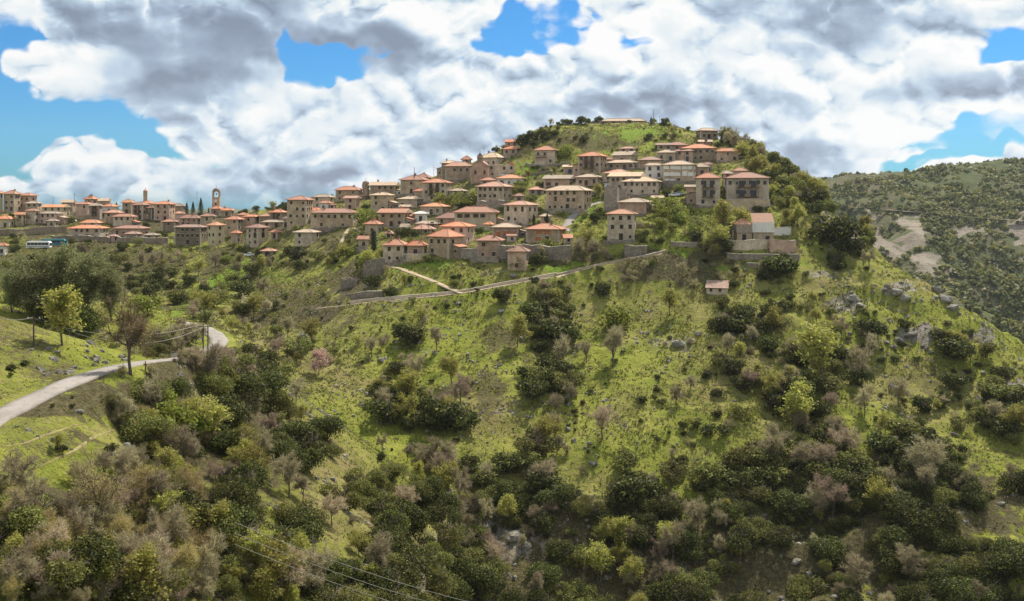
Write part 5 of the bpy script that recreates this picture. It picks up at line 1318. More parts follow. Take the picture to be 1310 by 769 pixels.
# the plants one can single out
SPEC = [
('tall_bare_tree',168,480,112,'tall bare tree with forked trunk standing on the road edge'),('tall_bare_tree',126,700,128,'tall bare tree in the thicket near the bottom left corner'),
('leafy_poplar',45,412,92,'leftmost tall grey green tree of the roadside wood'),('leafy_poplar',70,405,96,'tallest grey green tree behind the golden tree'),('leafy_poplar',112,408,88,'grey green tree right behind the golden tree'),('leafy_poplar',143,410,76,'rightmost large grey green tree of the roadside wood'),('leafy_poplar',16,400,60,'grey green tree at the left edge behind the mound'),('leafy_poplar',96,375,54,None),('leafy_poplar',28,372,50,None),('leafy_poplar',125,372,50,None),
('budding_tree',80,442,80,'golden green tree with spreading branches left of the big bare tree'),('fresh_bush',190,404,30,'bright yellow green tree behind the big bare tree'),
('blossom_tree',408,480,34,'pink blossoming tree leaning on the upper left slope'),('rosy_bare_tree',312,492,42,'reddish purple bare tree at the left foot of the slope'),('rosy_bare_tree',345,560,34,None),
('cream_tree',318,408,32,'cream flowering bush on the left flank, left one of a pair'),('cream_tree',340,404,24,'paler cream flowering bush on the left flank, right one of a pair'),
('budding_tree',662,444,46,'broad bright green tree above the middle of the grassy slope'),('fresh_bush',790,420,34,'rounded bright green bush below the rising footpath'),('budding_tree',857,404,38,'yellowish tree with long dark shadow left of the field hut'),('budding_tree',520,522,50,'broad yellow green tree on the lower left of the grassy slope'),('budding_tree',578,492,38,'yellow green bushy tree centre left of the grassy slope'),
('budding_tree',1050,492,80,'large pale green tree right of the slope centre'),('budding_tree',1018,552,66,'broad creamy green tree above the dark oak thicket'),('budding_tree',988,430,40,'small yellow tree below the field hut'),('budding_tree',925,305,52,'big golden tree in front of the balconied tower house'),('budding_tree',921,322,36,'slim golden tree left of the terrace houses'),('budding_tree',950,300,36,None),
('green_bush',548,769,44,'round sunlit bush touching the bottom edge right of the cables'),('budding_tree',764,745,52,'pale yellow bush in the dark gully near the bottom'),('rosy_bare_tree',372,769,70,'wide bare tree at the bottom edge left of the cables'),
('evergreen_bush',525,440,28,'compact dark bush standing on the upper left grass'),('bare_tree',558,450,36,'bare tree just right of the compact dark bush'),('evergreen_bush',1222,460,32,'round dark evergreen tree on the right meadow edge'),('evergreen_bush',1203,440,20,'small rounded evergreen left of the right meadow tree'),
('bare_tree',720,470,44,'bare dark tree in the upper middle of the slope'),('bare_tree',750,464,32,None),('bare_tree',785,470,56,'tall greyish bare tree in the middle scrub line'),('bare_tree',730,518,32,None),('bare_tree',710,530,30,None),('rosy_bare_tree',771,562,48,'reddish bare tree alone low on the middle slope'),('bare_tree',865,518,28,'slender bare tree on the open middle grass'),('bare_tree',884,500,22,'smaller slender bare tree right of another on open grass'),
('bare_tree',1102,492,56,'dark bare tree at the left end of the right meadow'),('evergreen_bush',1100,494,24,None),('bare_tree',1150,518,40,'bare shrubby tree casting a shadow on the right meadow'),('bare_tree',1106,532,42,None),('rosy_bare_tree',1076,588,46,None),('bare_tree',985,600,50,None),('rosy_bare_tree',1065,665,58,'large reddish bare tree among evergreens at lower right'),('bare_tree',1182,620,66,'grey bare tree rising from the evergreens at right'),
('evergreen_bush',500,540,36,None),('evergreen_bush',560,548,44,None),('rosy_bare_tree',590,520,44,None),('evergreen_bush',585,550,36,None),
('low_shrub',820,515,12,None),('low_shrub',918,508,14,None),('low_shrub',906,482,12,None),('fresh_bush',950,538,22,'small round green bush on the open middle grass'),('low_shrub',890,548,11,None),('low_shrub',906,560,16,None),('low_shrub',926,558,13,None),('low_shrub',917,533,12,None),('low_shrub',672,483,20,None),('low_shrub',1144,462,10,None),('low_shrub',1172,462,7,None),('low_shrub',1241,488,9,None),
('conifer',257,276,24,'tallest conifer left of the clock tower'),('conifer',247,276,19,'middle conifer of the skyline group near the clock tower'),('conifer',239,276,18,'leftmost conifer of the skyline group near the clock tower'),('conifer',267,277,12,None),
('conifer',149,264,14,'lone small conifer on the left village skyline'),('bare_tree',171,262,17,'round bare tree left of the skyline belfry'),
('evergreen_bush',746,160,14,'square dark tree at the left end of the summit'),('conifer',833,160,11,'small conifer beside the aerial mast'),('evergreen_bush',849,161,7,None),('low_shrub',856,162,5,None),
('fresh_bush',572,265,20,'bright green tree below the church, left one of a pair'),('fresh_bush',598,264,20,'bright green tree below the church, right one of a pair'),('fresh_bush',470,292,26,'bright green tree beside the curved path bend'),('budding_tree',766,252,18,'yellow green bush at the top of the lane'),('fresh_bush',850,276,26,None),('fresh_bush',868,282,22,None),('fresh_bush',846,292,16,None),('cypress',478,322,28,'dark conical shrub right of the small red outhouse'),('cypress',933,309,24,'dark cypress left of the timber fronted house'),('cypress',457,345,18,'ivy dark tree stump at the tall corner wall'),('evergreen_bush',510,303,12,None),('evergreen_bush',520,303,13,None),('evergreen_bush',530,304,12,None),('fresh_bush',470,345,22,None),
('bare_tree',930,190,24,None),('bare_tree',940,192,24,None),('budding_tree',952,205,26,None),('budding_tree',962,212,28,None),('budding_tree',975,222,26,None),('budding_tree',990,232,24,None),('budding_tree',1012,262,26,None),('fresh_bush',1015,240,18,None),('evergreen_bush',1020,218,12,None),('bare_tree',1000,206,16,None),('evergreen_bush',1040,262,22,None),('budding_tree',1020,290,30,None),
('evergreen_bush',1062,310,36,'dark ivy clad rock bush at the right shoulder of the hill'),('evergreen_bush',1078,312,30,None),('evergreen_bush',1070,338,18,'rounded dark bush below the right rocky shoulder'),
('fresh_bush',700,325,22,None),('evergreen_bush',690,338,16,None),('bare_tree',742,335,34,'bare tree right of the long retaining wall'),('bare_tree',758,340,36,None),('budding_tree',750,322,34,None),('bare_shrub',660,346,18,None),
('conifer',683,288,16,None),('conifer',700,288,16,None),('fresh_bush',664,245,16,None),('evergreen_bush',668,188,18,None),('evergreen_bush',683,180,14,'dark rounded bush on the left shoulder of the summit'),('evergreen_bush',696,176,12,None),('fresh_bush',725,200,16,None),
('bare_shrub',243,468,22,'brushwood hiding the road just left of the double poles'),('bare_shrub',254,470,26,None),('green_bush',270,470,22,None),('bare_shrub',232,466,18,None),('rosy_bare_tree',282,474,34,None),('bare_tree',205,448,34,None),('bare_tree',222,446,36,None),('bare_tree',238,446,34,None),('bare_tree',250,444,30,None),('bare_shrub',214,452,22,None),('bare_tree',258,440,28,None),('bare_tree',246,434,24,None),('bare_shrub',236,428,18,None),('bare_shrub',252,430,18,None),('green_bush',240,440,18,None),('bare_tree',228,430,28,None),('bare_shrub',228,452,22,None),('green_bush',196,456,20,None),
('fresh_bush',210,560,54,'rounded olive green bush on the bank beyond the earth paths'),('fresh_bush',245,560,40,None),('budding_tree',190,560,40,None),
]
for s in SPEC: add(*s[:4], s[4])
for (px,py,s,lab) in ((1290,497,17,'big grey angular boulder at the right meadow edge'),(1302,518,26,'large pale rock outcrop at the right edge'),(1252,512,9,None),(1191,452,8,'white rounded boulder on the right meadow, lowest of three'),(1181,443,6,None),(1185,447,6,None),(1158,636,13,'bright white slab among the evergreens at lower right'),(1280,645,8,None),(868,442,16,None),(882,438,12,None),(893,428,9,None),(1000,766,8,None),(1040,680,8,None),(655,690,22,None),(672,700,16,None),(640,700,16,None),(1175,540,5,None),(1190,488,4,None),(388,432,10,'pale boulder among bare scrub on the left flank'),(702,490,5,None),(659,515,5,None),(1092,385,16,None),(1100,392,12,None),(1147,376,16,None),(1158,384,14,None),(1197,372,13,None),(1210,385,14,None),(1165,430,14,None),(1150,437,12,None),(1220,395,12,None),(40,448,6,None),(62,447,7,None),(74,451,6,None),(120,468,6,None),(505,466,8,None),(488,462,8,None),(556,452,7,None)):
    add('boulder', px, py, s, lab)
NSPEC = len(PLANTS)
GRID = [
".............mmmmmGmo......",".............omoGvvoo......",".......vvvvvvoovvvvvoo.....","wwwwwwwboovvvvvvooovomo....","xxxxbbobooovGvGmmobGGrm....",
"pppxxbbbbGvGGGmmbbbGmGrr...","gppmbbbbGggmGGmGGggmmorrr..","gggbbbmbbGmGGGmGggGmmomrrm.","ggGbbmmGgGmggGmGgggmmmgggrm","GgGbommbggmmgggGgggGmmGgmdd",
"gGboommmGgmGggmGgGGgmmmmddd","bbbbommmggmmmmbddddmmmdmddd","obboommmGmmmmmmdddddmmddmdd","bbbbmmmmmmddmmmmddmmmddmmdd","bbbbbmmbmmmdmmddmmdmdddmmdd","bbbbbbbbmmmmmmmmmmddmddmmdd"]
MIX = {
'g':{'low_shrub':1.5,'bare_shrub':.12,'boulder':.25},'G':{'low_shrub':2.4,'evergreen_bush':.28,'bare_tree':.32,'bare_shrub':.5,'green_bush':.25,'budding_tree':.2,'boulder':.5},
'b':{'bare_tree':1.2,'bare_shrub':2.2,'rosy_bare_tree':.35,'green_bush':1.6,'budding_tree':.8,'evergreen_bush':.5,'low_shrub':.6},
'm':{'evergreen_bush':3.0,'bare_tree':.9,'rosy_bare_tree':.4,'bare_shrub':1.0,'green_bush':1.9,'budding_tree':.5,'low_shrub':.6,'boulder':.2},
'd':{'evergreen_bush':5.2,'bare_tree':.35,'bare_shrub':.6,'green_bush':2.0,'budding_tree':.3,'boulder':.5},
'o':{'green_bush':2.1,'fresh_bush':1.0,'budding_tree':1.9,'evergreen_bush':1.1,'bare_tree':.5,'bare_shrub':.8},
'v':{'green_bush':1.3,'fresh_bush':.9,'budding_tree':.8,'bare_shrub':.9,'low_shrub':.7,'evergreen_bush':.9,'bare_tree':.3},
'r':{'low_shrub':2.6,'evergreen_bush':.7,'boulder':2.6,'green_bush':.5,'bare_shrub':.6},
'w':{'evergreen_bush':2.0,'green_bush':1.4,'bare_shrub':.8,'fresh_bush':.3},'x':{'evergreen_bush':3.2,'green_bush':2.2,'bare_tree':1.4,'bare_shrub':1.0},
'p':{'leafy_poplar':.5,'evergreen_bush':2.0,'bare_tree':.8,'green_bush':1.2,'bare_shrub':.6},'.':{}}
SZ = {'evergreen_bush':(1.3,6.2),'green_bush':(1.3,5.4),'low_shrub':(.6,2.3),'fresh_bush':(1.6,4.6),'budding_tree':(3.2,8.5),'bare_tree':(3.4,8.5),'rosy_bare_tree':(3,7),'bare_shrub':(1.5,3.2),'boulder':(.5,2.0),'leafy_poplar':(9,13)}
for rI, row in enumerate(GRID):
    for cI, ch in enumerate(row):
        for kind, mean in MIX[ch].items():
            cxp = (cI+.5)*48.5; cyp = 150+(rI+.5)*40
            h0 = hit(cxp, cyp)
            if h0 is None: continue
            f_ = min(2.6, max(.55, (h0[1]/215)**1.5)) * (1.75 if ch in 'mdGgbor' else 1) * (1.2 if kind != 'low_shrub' else 1)
            for q in range(rp.poisson(mean*f_)):
                px = cI*48.5+rp.random()*48.5; py = 150+rI*40+rp.random()*40
                if rI < 6 and False: continue
                h = hit(px, py)
                if h is None: continue
                cl_ = float(fbm(np.array([h[0]/13.]), np.array([h[1]/13.]), 3, 500+('bush' in kind))[0])
                if ch in 'mdGgbor' and not (150 < px < 330 and py > 470) and rp.random() > .55+2.2*cl_: continue
                lo, hi_ = SZ[kind]; s = lo+(hi_-lo)*rp.random()**1.6
                if ch in 'vw': s *= .62
                if ch in 'gG' and kind != 'boulder': s *= .75
                if ch == 'r': s *= .75
                if rI <= 1 and px < 900: s *= .62
                if h[1] < 135: s *= .8
                rad = s*(.42 if 'bush' in kind or kind == 'low_shrub' else .35)
                if kind != 'boulder' and blocked(h[0],h[1],h[2],rad,s,kind): continue
                if kind == 'boulder' and np.min(np.hypot(ROADPTS[:,0]-h[0], ROADPTS[:,1]-h[1])) < 4: continue
                k2 = kind
                if px < 270 and py > 540 and kind in ('green_bush','evergreen_bush') and rp.random() < .6: k2 = 'bare_shrub'; s = rp.uniform(2.2,4.2)
                PLANTS.append([k2, *h, s, px, py, None, 1.0])
# landmarks for telling plants apart
LM = [(917,370,'the field hut'),(795,300,'the tall solitary house'),(783,262,'the ruined tower'),(955,245,'the balconied apartment house'),(970,300,'the white upper storey house'),(686,318,'the orange shuttered house'),(570,318,'the cornerwise stone house'),(515,325,'the dirt track house'),(608,210,'the church'),(384,270,'the tall tan block'),(277,262,'the clock tower'),(790,155,'the summit building'),(905,168,'the dark skyline house'),(700,200,'the solitary slope house'),(727,255,'the many windowed lane house'),
(168,470,'the tall roadside bare tree'),(80,430,'the golden tree'),(265,440,'the double poles'),(43,430,'the mound pole'),(50,310,'the white coach'),(30,510,'the road at left edge'),(408,465,'the pink blossoming tree'),(525,430,'the compact dark bush'),(662,430,'the broad bright green tree'),(520,505,'the broad yellow green tree'),(771,545,'the lone reddish tree'),(865,505,'the slender bare tree'),(950,530,'the round green bush'),(1050,470,'the large pale green tree'),(1018,530,'the creamy green tree'),(1102,475,'the dark bare meadow tree'),(1150,500,'the shadow casting meadow shrub'),(1222,450,'the round meadow evergreen'),(1290,490,'the big angular boulder'),(1158,632,'the bright white slab'),(1065,640,'the large reddish bare tree'),(1182,595,'the grey bare tree at right'),(764,725,'the pale gully bush'),(548,750,'the bottom sunlit bush'),(372,745,'the wide bottom bare tree'),(126,650,'the bottom left bare tree'),(210,540,'the olive green bank bush'),(1075,300,'the rocky right shoulder'),(500,385,'the footpath parapet'),(690,358,'the parapet end'),(100,570,'the earth paths'),(318,395,'the cream flowering pair'),(312,475,'the reddish purple tree'),(458,360,'the roofless shed'),(790,405,'the rounded bright green bush'),(1180,380,'the right hand rock outcrops'),(560,690,'the crossing cables'),(460,640,'the lower left grass tongue'),(880,640,'the dark gully'),(980,690,'the lower middle thicket'),(1250,720,'the bottom right corner'),(1280,600,'the right edge thicket'),(20,740,'the bottom left corner'),(660,640,'the lower middle cliff'),(300,620,'the ravine'),(1100,740,'the bottom right evergreens')]
LMn = np.array([(a,b) for a,b,c in LM], float)
def describe(kind, px, py, s, size_rank):
    d = np.hypot(LMn[:,0]-px, LMn[:,1]-py); i = int(np.argmin(d)); dx = px-LMn[i,0]; dy = py-LMn[i,1]
    ang = math.degrees(math.atan2(-dy, dx)) % 360
    D = ['right of','above right of','above','above left of','left of','below left of','below','below right of'][int(((ang+22.5)%360)//45)]
    dist = 'touching' if d[i] < 9 else 'close' if d[i] < 24 else '' if d[i] < 55 else 'well' if d[i] < 90 else 'far'
    if dist == 'touching': dist = 'very close'
    szw = {0:'small',1:'medium',2:'large'}[size_rank]
    if kind == 'low_shrub': szw = ''
    return ' '.join(x for x in (szw, KW[kind][0], dist, D, LM[i][2]) if x)
GR = {'bush':'bushes growing over the hillside','shrub':'shrubs scattered on the hillside','tree':'trees on the hillside','rock':'boulders on the hillside'}
bykind = {}
for p in PLANTS: bykind.setdefault(p[0], []).append(p)
used = {}
def place(p, obj_data, parts, kind):
    pass
fine_near = {'evergreen_bush':'evergreen_bush_fine','green_bush':'green_bush_fine','bare_shrub':'bare_shrub_fine'}
rv = random.Random(5)
STUFF = {}
LIM = {'evergreen_bush':260,'green_bush':200,'bare_shrub':200,'low_shrub':180,'bare_tree':220,'rosy_bare_tree':120,'budding_tree':220,'fresh_bush':150,'boulder':170}
pending = []
for kind, lst in bykind.items():
    lst.sort(key=lambda p: (-(p[7] is not None), -p[4]/p[2]))
    lim = LIM.get(kind, 300)
    n = len(lst)
    sizes = sorted(p[4]/p[2] for p in lst)
    for i, p in enumerate(lst):
        k_, x, y, z, s, px, py, lab, wide = p
        rank = 0 if s/y < sizes[n//3] else (2 if s/y > sizes[(2*n)//3] else 1)
        rot = rv.uniform(0, 6.28)
        key = kind
        if y < (200 if kind != 'bare_shrub' else 135) and kind in fine_near: key = fine_near[kind]
        if kind == 'bare_shrub' and y < 150 and px < 330 and rv.random() < .55: key = 'golden_shrub_fine'; s *= 1.25
        if i >= lim: STUFF.setdefault(kind, []).append((x,y,z,s,rot,rv.randrange(6))); continue
        pending.append((kind if key != 'golden_shrub_fine' else 'golden_shrub', key, x, y, z, s, rot, px, py, lab, rank))
# give every label its own ordinal where the words alone do not single it out
desc = {}
for i, q in enumerate(pending):
    if q[9]: continue
    desc.setdefault(describe(q[0], q[7], q[8], q[5], q[10]), []).append(i)
ORD = ['leftmost','second from left','third from left','fourth from left','fifth from left','sixth from left','seventh from left','eighth from left','ninth from left','tenth from left','eleventh from left','twelfth from left','thirteenth from left','fourteenth from left','fifteenth from left','sixteenth from left','seventeenth from left','eighteenth from left']
LAB = {}
for dsc, ids in desc.items():
    if len(ids) == 1: LAB[ids[0]] = dsc; continue
    ids.sort(key=lambda i: pending[i][7])
    for k, i in enumerate(ids): LAB[i] = (ORD[k] if k < len(ORD) else 'rightmost') + ' ' + dsc
GNAMES = {'evergreen_bush':'evergreen bushes on the hillside','green_bush':'grey green bushes on the hillside','low_shrub':'tiny dark shrubs on the grass','fresh_bush':'fresh green bushes','budding_tree':'budding trees on the hillside','bare_tree':'bare trees on the hillside','rosy_bare_tree':'reddish bare trees','bare_shrub':'bare shrubs on the hillside','golden_shrub':'golden twigged shrubs','boulder':'boulders on the hillside','leafy_poplar':'grey green trees of the roadside wood','conifer':'conifers by the village','cypress':'dark cypresses in the village','cream_tree':'cream flowering pair','tall_bare_tree':'tall bare trees','blossom_tree':'blossoming trees'}
def scale_for(kind, s):
    # prototypes: bushes are about 1.5 high, trees 1 high
    return s/1.45 if ('bush' in kind or kind == 'low_shrub') else s
for i, (kind, key, x, y, z, s, rot, px, py, lab, rank) in enumerate(pending):
    lab = lab or LAB[i]
    if len(lab.split()) > 16: lab = ' '.join(w_ for w_ in lab.split() if w_ not in ('well','close','far','small','medium','large'))
    sc = scale_for(kind, s)
    nm = {'fresh_bush':'green_bush','green_bush':'green_bush','rosy_bare_tree':'bare_tree','tall_bare_tree':'bare_tree','leafy_poplar':'poplar_tree','cream_tree':'flowering_tree'}.get(kind, kind)
    if kind == 'boulder':
        o_ = link('boulder', BOULD[rv.randrange(6)], None, (x,y,z+s*.12), (rv.uniform(-.3,.3),rv.uniform(-.3,.3),rot)); sc = s*.62; o_.scale = (sc*rv.uniform(.9,1.4), sc, sc*rv.uniform(.8,1.1))
        tag(o_, lab, 'rock', GNAMES[kind]); continue
    var = PROTO[key][rv.randrange(len(PROTO[key]))]
    if len(var) == 1:
        o_ = link(nm, var[0][1], None, (x,y,z-.1*s/3), (0,0,rot)); o_.scale = (sc*rv.uniform(.95,1.25), sc*rv.uniform(.95,1.25), sc)
        tag(o_, lab, KW[kind][1], GNAMES.get(kind))
    else:
        o_ = link(nm, None, None, (x,y,z-.02*s), (0,0,rot)); o_.scale = (sc*rv.uniform(.95,1.2), sc*rv.uniform(.95,1.2), sc)
        tag(o_, lab, KW[kind][1], GNAMES.get(kind))
        for pn, me_ in var: link(pn, me_, o_)
# the uncountable rest of each kind, merged
def mesh_arrays(me_):
    n = len(me_.vertices); V = np.empty(n*3, np.float32); me_.vertices.foreach_get('co', V)
    m = len(me_.loops); L = np.empty(m, np.int32); me_.loops.foreach_get('vertex_index', L)
    MI = np.empty(len(me_.polygons), np.int32); me_.polygons.foreach_get('material_index', MI)
    return V.reshape(-1,3), L.reshape(-1,4), MI
CACHE = {}
SL = {'evergreen_bush':'smaller dark evergreen bushes thickly covering the slope','green_bush':'smaller grey green bushes filling gaps on the slope','bare_shrub':'small bare brushwood spread over the slope','low_shrub':'tiny dark shrubs dotted across the grass','bare_tree':'small bare saplings spread over the slope','budding_tree':'small budding saplings spread over the slope','fresh_bush':'small fresh green bushes','boulder':'small stones scattered over the slope','rosy_bare_tree':'small reddish saplings over the slope'}
for kind, lst in STUFF.items():
    if kind == 'boulder':
        V=[];Q=[];o=0
        for (x,y,z,s,rot,v) in lst:
            me_ = BOULD[v]; 
            if me_.name not in CACHE: CACHE[me_.name] = mesh_arrays(me_)
            vv, qq, mi = CACHE[me_.name]; c,s_ = math.cos(rot), math.sin(rot); k = s*.62
            V.append(np.stack([(vv[:,0]*c-vv[:,1]*s_)*k+x, (vv[:,0]*s_+vv[:,1]*c)*k+y, vv[:,2]*k+z+s*.1],1)); Q.append(qq+o); o += len(vv)
        me = mesh_np('stones', np.concatenate(V), np.concatenate(Q), [M['rock']])
        o_ = link('stones', me)
    else:
        pr = PROTO[kind]; V=[];Q=[];MIs=[];o=0; mats=None
        for (x,y,z,s,rot,v) in lst:
            var = pr[v % len(pr)]; me_ = var[-1][1]
            if me_.name not in CACHE: CACHE[me_.name] = mesh_arrays(me_)
            vv,qq,mi = CACHE[me_.name]; c,s_ = math.cos(rot), math.sin(rot); k = scale_for(kind,s)
            V.append(np.stack([(vv[:,0]*c-vv[:,1]*s_)*k+x, (vv[:,0]*s_+vv[:,1]*c)*k+y, vv[:,2]*k+z-.03*s],1)); Q.append(qq+o); MIs.append(mi); o += len(vv)
            mats = list(me_.materials)
        me = mesh_np(kind+'_undergrowth', np.concatenate(V), np.concatenate(Q), mats, np.concatenate(MIs))
        o_ = link('undergrowth', me)
    o_['kind'] = 'stuff'; o_['label'] = SL[kind]; o_['category'] = 'undergrowth' if kind != 'boulder' else 'stones'

# loose stones
def stones(n, seed):
    r = np.random.default_rng(seed); px = r.uniform(0, 1330, n*6); Y = r.uniform(95, 330, n*6); x = (px-CX)/F*Y; z = sample(ZZ, x, Y); py = HY-z/Y*F
    cl = fbm(x/6, Y/6, 3, seed) + .9*mask_poly(px, py, [(1085,385,60,40,.7),(1170,425,90,50,.7),(700,450,140,120,.3),(1060,350,60,30,.5),(640,690,80,60,.6),(960,650,60,60,.4),(1290,500,50,40,.6),(860,440,60,30,.5)])
    ok = (cl > .3)&(py > 340)&(py < 790); x, Y, z = x[ok][:n], Y[ok][:n], z[ok][:n]; n = len(x)
    for P_ in (ROAD,):
        for q in P_[::2]: z = np.where(np.hypot(x-q[0], Y-q[1]) < 3.2, -500, z)
    keep = z > -400; x, Y, z = x[keep], Y[keep], z[keep]; n = len(x)
    base = np.array([(-1,-1,-.6),(1,-1,-.6),(1,1,-.6),(-1,1,-.6),(-.7,-.6,.7),(.6,-.8,.55),(.7,.6,.8),(-.6,.7,.6)])*.5
    q = np.array([(0,3,2,1),(4,5,6,7),(0,1,5,4),(1,2,6,5),(2,3,7,6),(3,0,4,7)])
    s = .18+.75*r.random(n)**3; a = r.random(n)*6.283
    V = base[None]*s[:,None,None]*r.uniform(.6,1.4,(n,1,3)) + r.normal(size=(n,8,3))*.1*s[:,None,None]
    vx = V[:,:,0]*np.cos(a)[:,None]-V[:,:,1]*np.sin(a)[:,None]+x[:,None]; vy = V[:,:,0]*np.sin(a)[:,None]+V[:,:,1]*np.cos(a)[:,None]+Y[:,None]; vz = V[:,:,2]+z[:,None]+.06
    o_ = link('stones', mesh_np('stones', np.stack([vx,vy,vz],-1).reshape(-1,3), (q[None]+np.arange(n)[:,None,None]*8).reshape(-1,4), [M['rock']]))
    o_['kind'] = 'stuff'; o_['label'] = 'loose limestone pieces strewn over the slopes'; o_['category'] = 'stones'
stones(5200, 640)

# grass tussocks: real blades over the whole near hill
def tussocks(n, seed, mat, name, lab, lo, hi, thr, dark=False):
    r = np.random.default_rng(seed)
    px = r.uniform(-20, 1330, n*3); Y = 75 + (470-75)*r.random(n*3)**.8; x = (px-CX)/F*Y; z = sample(ZZ, x, Y); py = HY - z/Y*F
    cl = fbm(x/7, Y/7, 3, seed) + .5*fbm(x/2.2, Y/2.2, 2, seed+4)
    ok = (py > 155)&(py < 790)&(cl > thr)
    ok &= (np.abs(px-590) > 0)
    x, Y, z = x[ok][:n], Y[ok][:n], z[ok][:n]
    d = np.full(len(x), 1e9)
    for P_ in (ROAD, T_LANE, T_ENTR, T_DIRT1, T_DIRT2, T_WALL):
        for q in P_[::2]:
            m = (np.abs(Y-q[1]) < 5); d[m] = np.minimum(d[m], np.hypot(x[m]-q[0], Y[m]-q[1])/(1 if P_ is ROAD else .45))
    kp = d > 3.1; x, Y, z = x[kp], Y[kp], z[kp]
    n = len(x); s = r.uniform(lo, hi, n)*np.clip(Y/220, .45, 1.3); per = 4
    V = []; 
    for b in range(per):
        a = r.random(n)*6.283; lean = r.uniform(.2,.9,n); base = np.stack([x+r.normal(size=n)*s*.35, Y+r.normal(size=n)*s*.35, z-.04],1)
        u = np.stack([-np.sin(a), np.cos(a), np.zeros(n)],1)*(s*.28)[:,None]; tip = base+np.stack([np.cos(a)*lean*s, np.sin(a)*lean*s, s*r.uniform(.5,1,n)],1)
        V.append(np.stack([base-u, base+u, tip+u*.3],1))
    V = np.concatenate(V).reshape(-1,3)
    o_ = link(name, mesh_np(name, V, np.arange(len(V)).reshape(-1,3), [M[mat]])); o_['kind'] = 'stuff'; o_['label'] = lab; o_['category'] = 'grass'
tussocks(85000, 201, 'tuft', 'grass', 'yellow green grass tussocks covering the slopes', .22, .6, -.05)
tussocks(28000, 305, 'tuft_dry', 'dry_grass', 'dry straw coloured grass tussocks between the green', .22, .6, -.02)
tussocks(25000, 409, 'leaf_dark', 'ground_scrub', 'low dark heathy scrub clumps on the grass', .2, .6, .12)

# woodland on the far mountainside
def far_wood(n, seed, mat, lab, s0, s1, dens_):
    r = np.random.default_rng(seed)
    px = r.uniform(990, 1330, n*4); Y = r.uniform(650, 1290, n*4); x = (px-CX)/F*Y; z = far_h(x, Y); py = HY-z/Y*F
    cl = fbm(x/70, Y/70, 4, seed)*1.3 + .6*fbm(x/22, Y/22, 2, seed+1)
    sc = mask_poly(px, py, [(1120,305,14,26,1.2),(1150,312,32,16,1.2),(1165,300,16,26,1.2),(1190,335,26,22,1.2),(1235,295,14,12,1.1),(1305,300,18,26,1.2)])
    ok = (cl > dens_)&(sc < .35)&(x > GX1*.0); x, Y, z = x[ok][:n], Y[ok][:n], z[ok][:n]
    inside = (x < GX1-5)&(Y < GY1-5); x, Y, z = x[~inside], Y[~inside], z[~inside]
    n = len(x); per = 26; s = s0+(s1-s0)*r.random(n)**2
    d = r.normal(size=(n,per,3)); d /= np.linalg.norm(d,axis=2)[:,:,None]; d[:,:,2] = np.abs(d[:,:,2])
    P = np.stack([x,Y,z],1)[:,None,:] + d*(s[:,None,None]*np.array([1,1,1.15]))*r.uniform(.5,1,(n,per,1))
    N = d + r.normal(size=d.shape)*.6; N /= np.linalg.norm(N,axis=2)[:,:,None]
    V,Q = quads_at(P.reshape(-1,3), N.reshape(-1,3), np.repeat(s*.42,per), r, 1.1)
    o_ = link('far_woodland', mesh_np('far_woodland', V, Q, [M[mat]])); o_['kind'] = 'stuff'; o_['label'] = lab; o_['category'] = 'woodland'
far_wood(3000, 31, 'leaf_dark', 'dark evergreen woodland on the distant mountainside', 1.6, 4.6, -.15)
far_wood(3400, 47, 'leaf_olive', 'olive scrub on the distant mountainside', 1.4, 4.2, -.1)
far_wood(900, 53, 'twig', 'bare grey brushwood on the distant mountainside', 1.2, 3.2, .1)
far_wood(350, 59, 'leaf_bud', 'scattered pale green trees on the distant mountainside', 2.0, 4.2, .2)
# the road cut on the far mountainside
ln = []
for px, py in ((1085,270),(1100,268),(1130,270),(1160,273),(1200,276),(1250,281),(1330,286)):
    Y_ = np.arange(650,1290,1.); x_ = (px-CX)/F*Y_; g_ = far_h(x_, Y_); z_ = (HY-py)/F*Y_; k_ = np.nonzero((g_ >= z_)&(x_ > 0))[0]
    if len(k_): ln.append((x_[k_[0]], Y_[k_[0]], g_[k_[0]]+1.0))
if len(ln) > 2:
    r_ = ribbon('far_road', polyline(ln, 8), 3.2, M['dirt'], 1.2); r_['kind'] = 'structure'; r_['label'] = 'faint road cut along the distant mountainside'
print('PLANTS', len(PLANTS), {k: len(v) for k, v in bykind.items()})
# ------------------------------------------------------------------ camera, sky, sun, air
cam = bpy.data.cameras.new('camera'); cam.sensor_width = 36; cam.lens = 36*F/1310; cam.shift_y = -(384.5-HY)/1310
cam.clip_start = .5; cam.clip_end = 9000
co = link('camera', cam, None, (0,0,0), (R(90),0,0)); scene.camera = co

SUN = np.array([.30,.50,.81]); SUN /= np.linalg.norm(SUN)
el = math.asin(SUN[2]); az = math.atan2(SUN[0], SUN[1])
sl = bpy.data.lights.new('sun', 'SUN'); sl.energy = 5.0; sl.angle = R(.5); sl.color = (1,.93,.80)
so = link('sun', sl, None, (0,0,200)); so.rotation_euler = (R(90)-el, 0, math.pi-az)
from mathutils import Vector
so.rotation_euler = Vector(SUN).to_track_quat('Z', 'Y').to_euler()

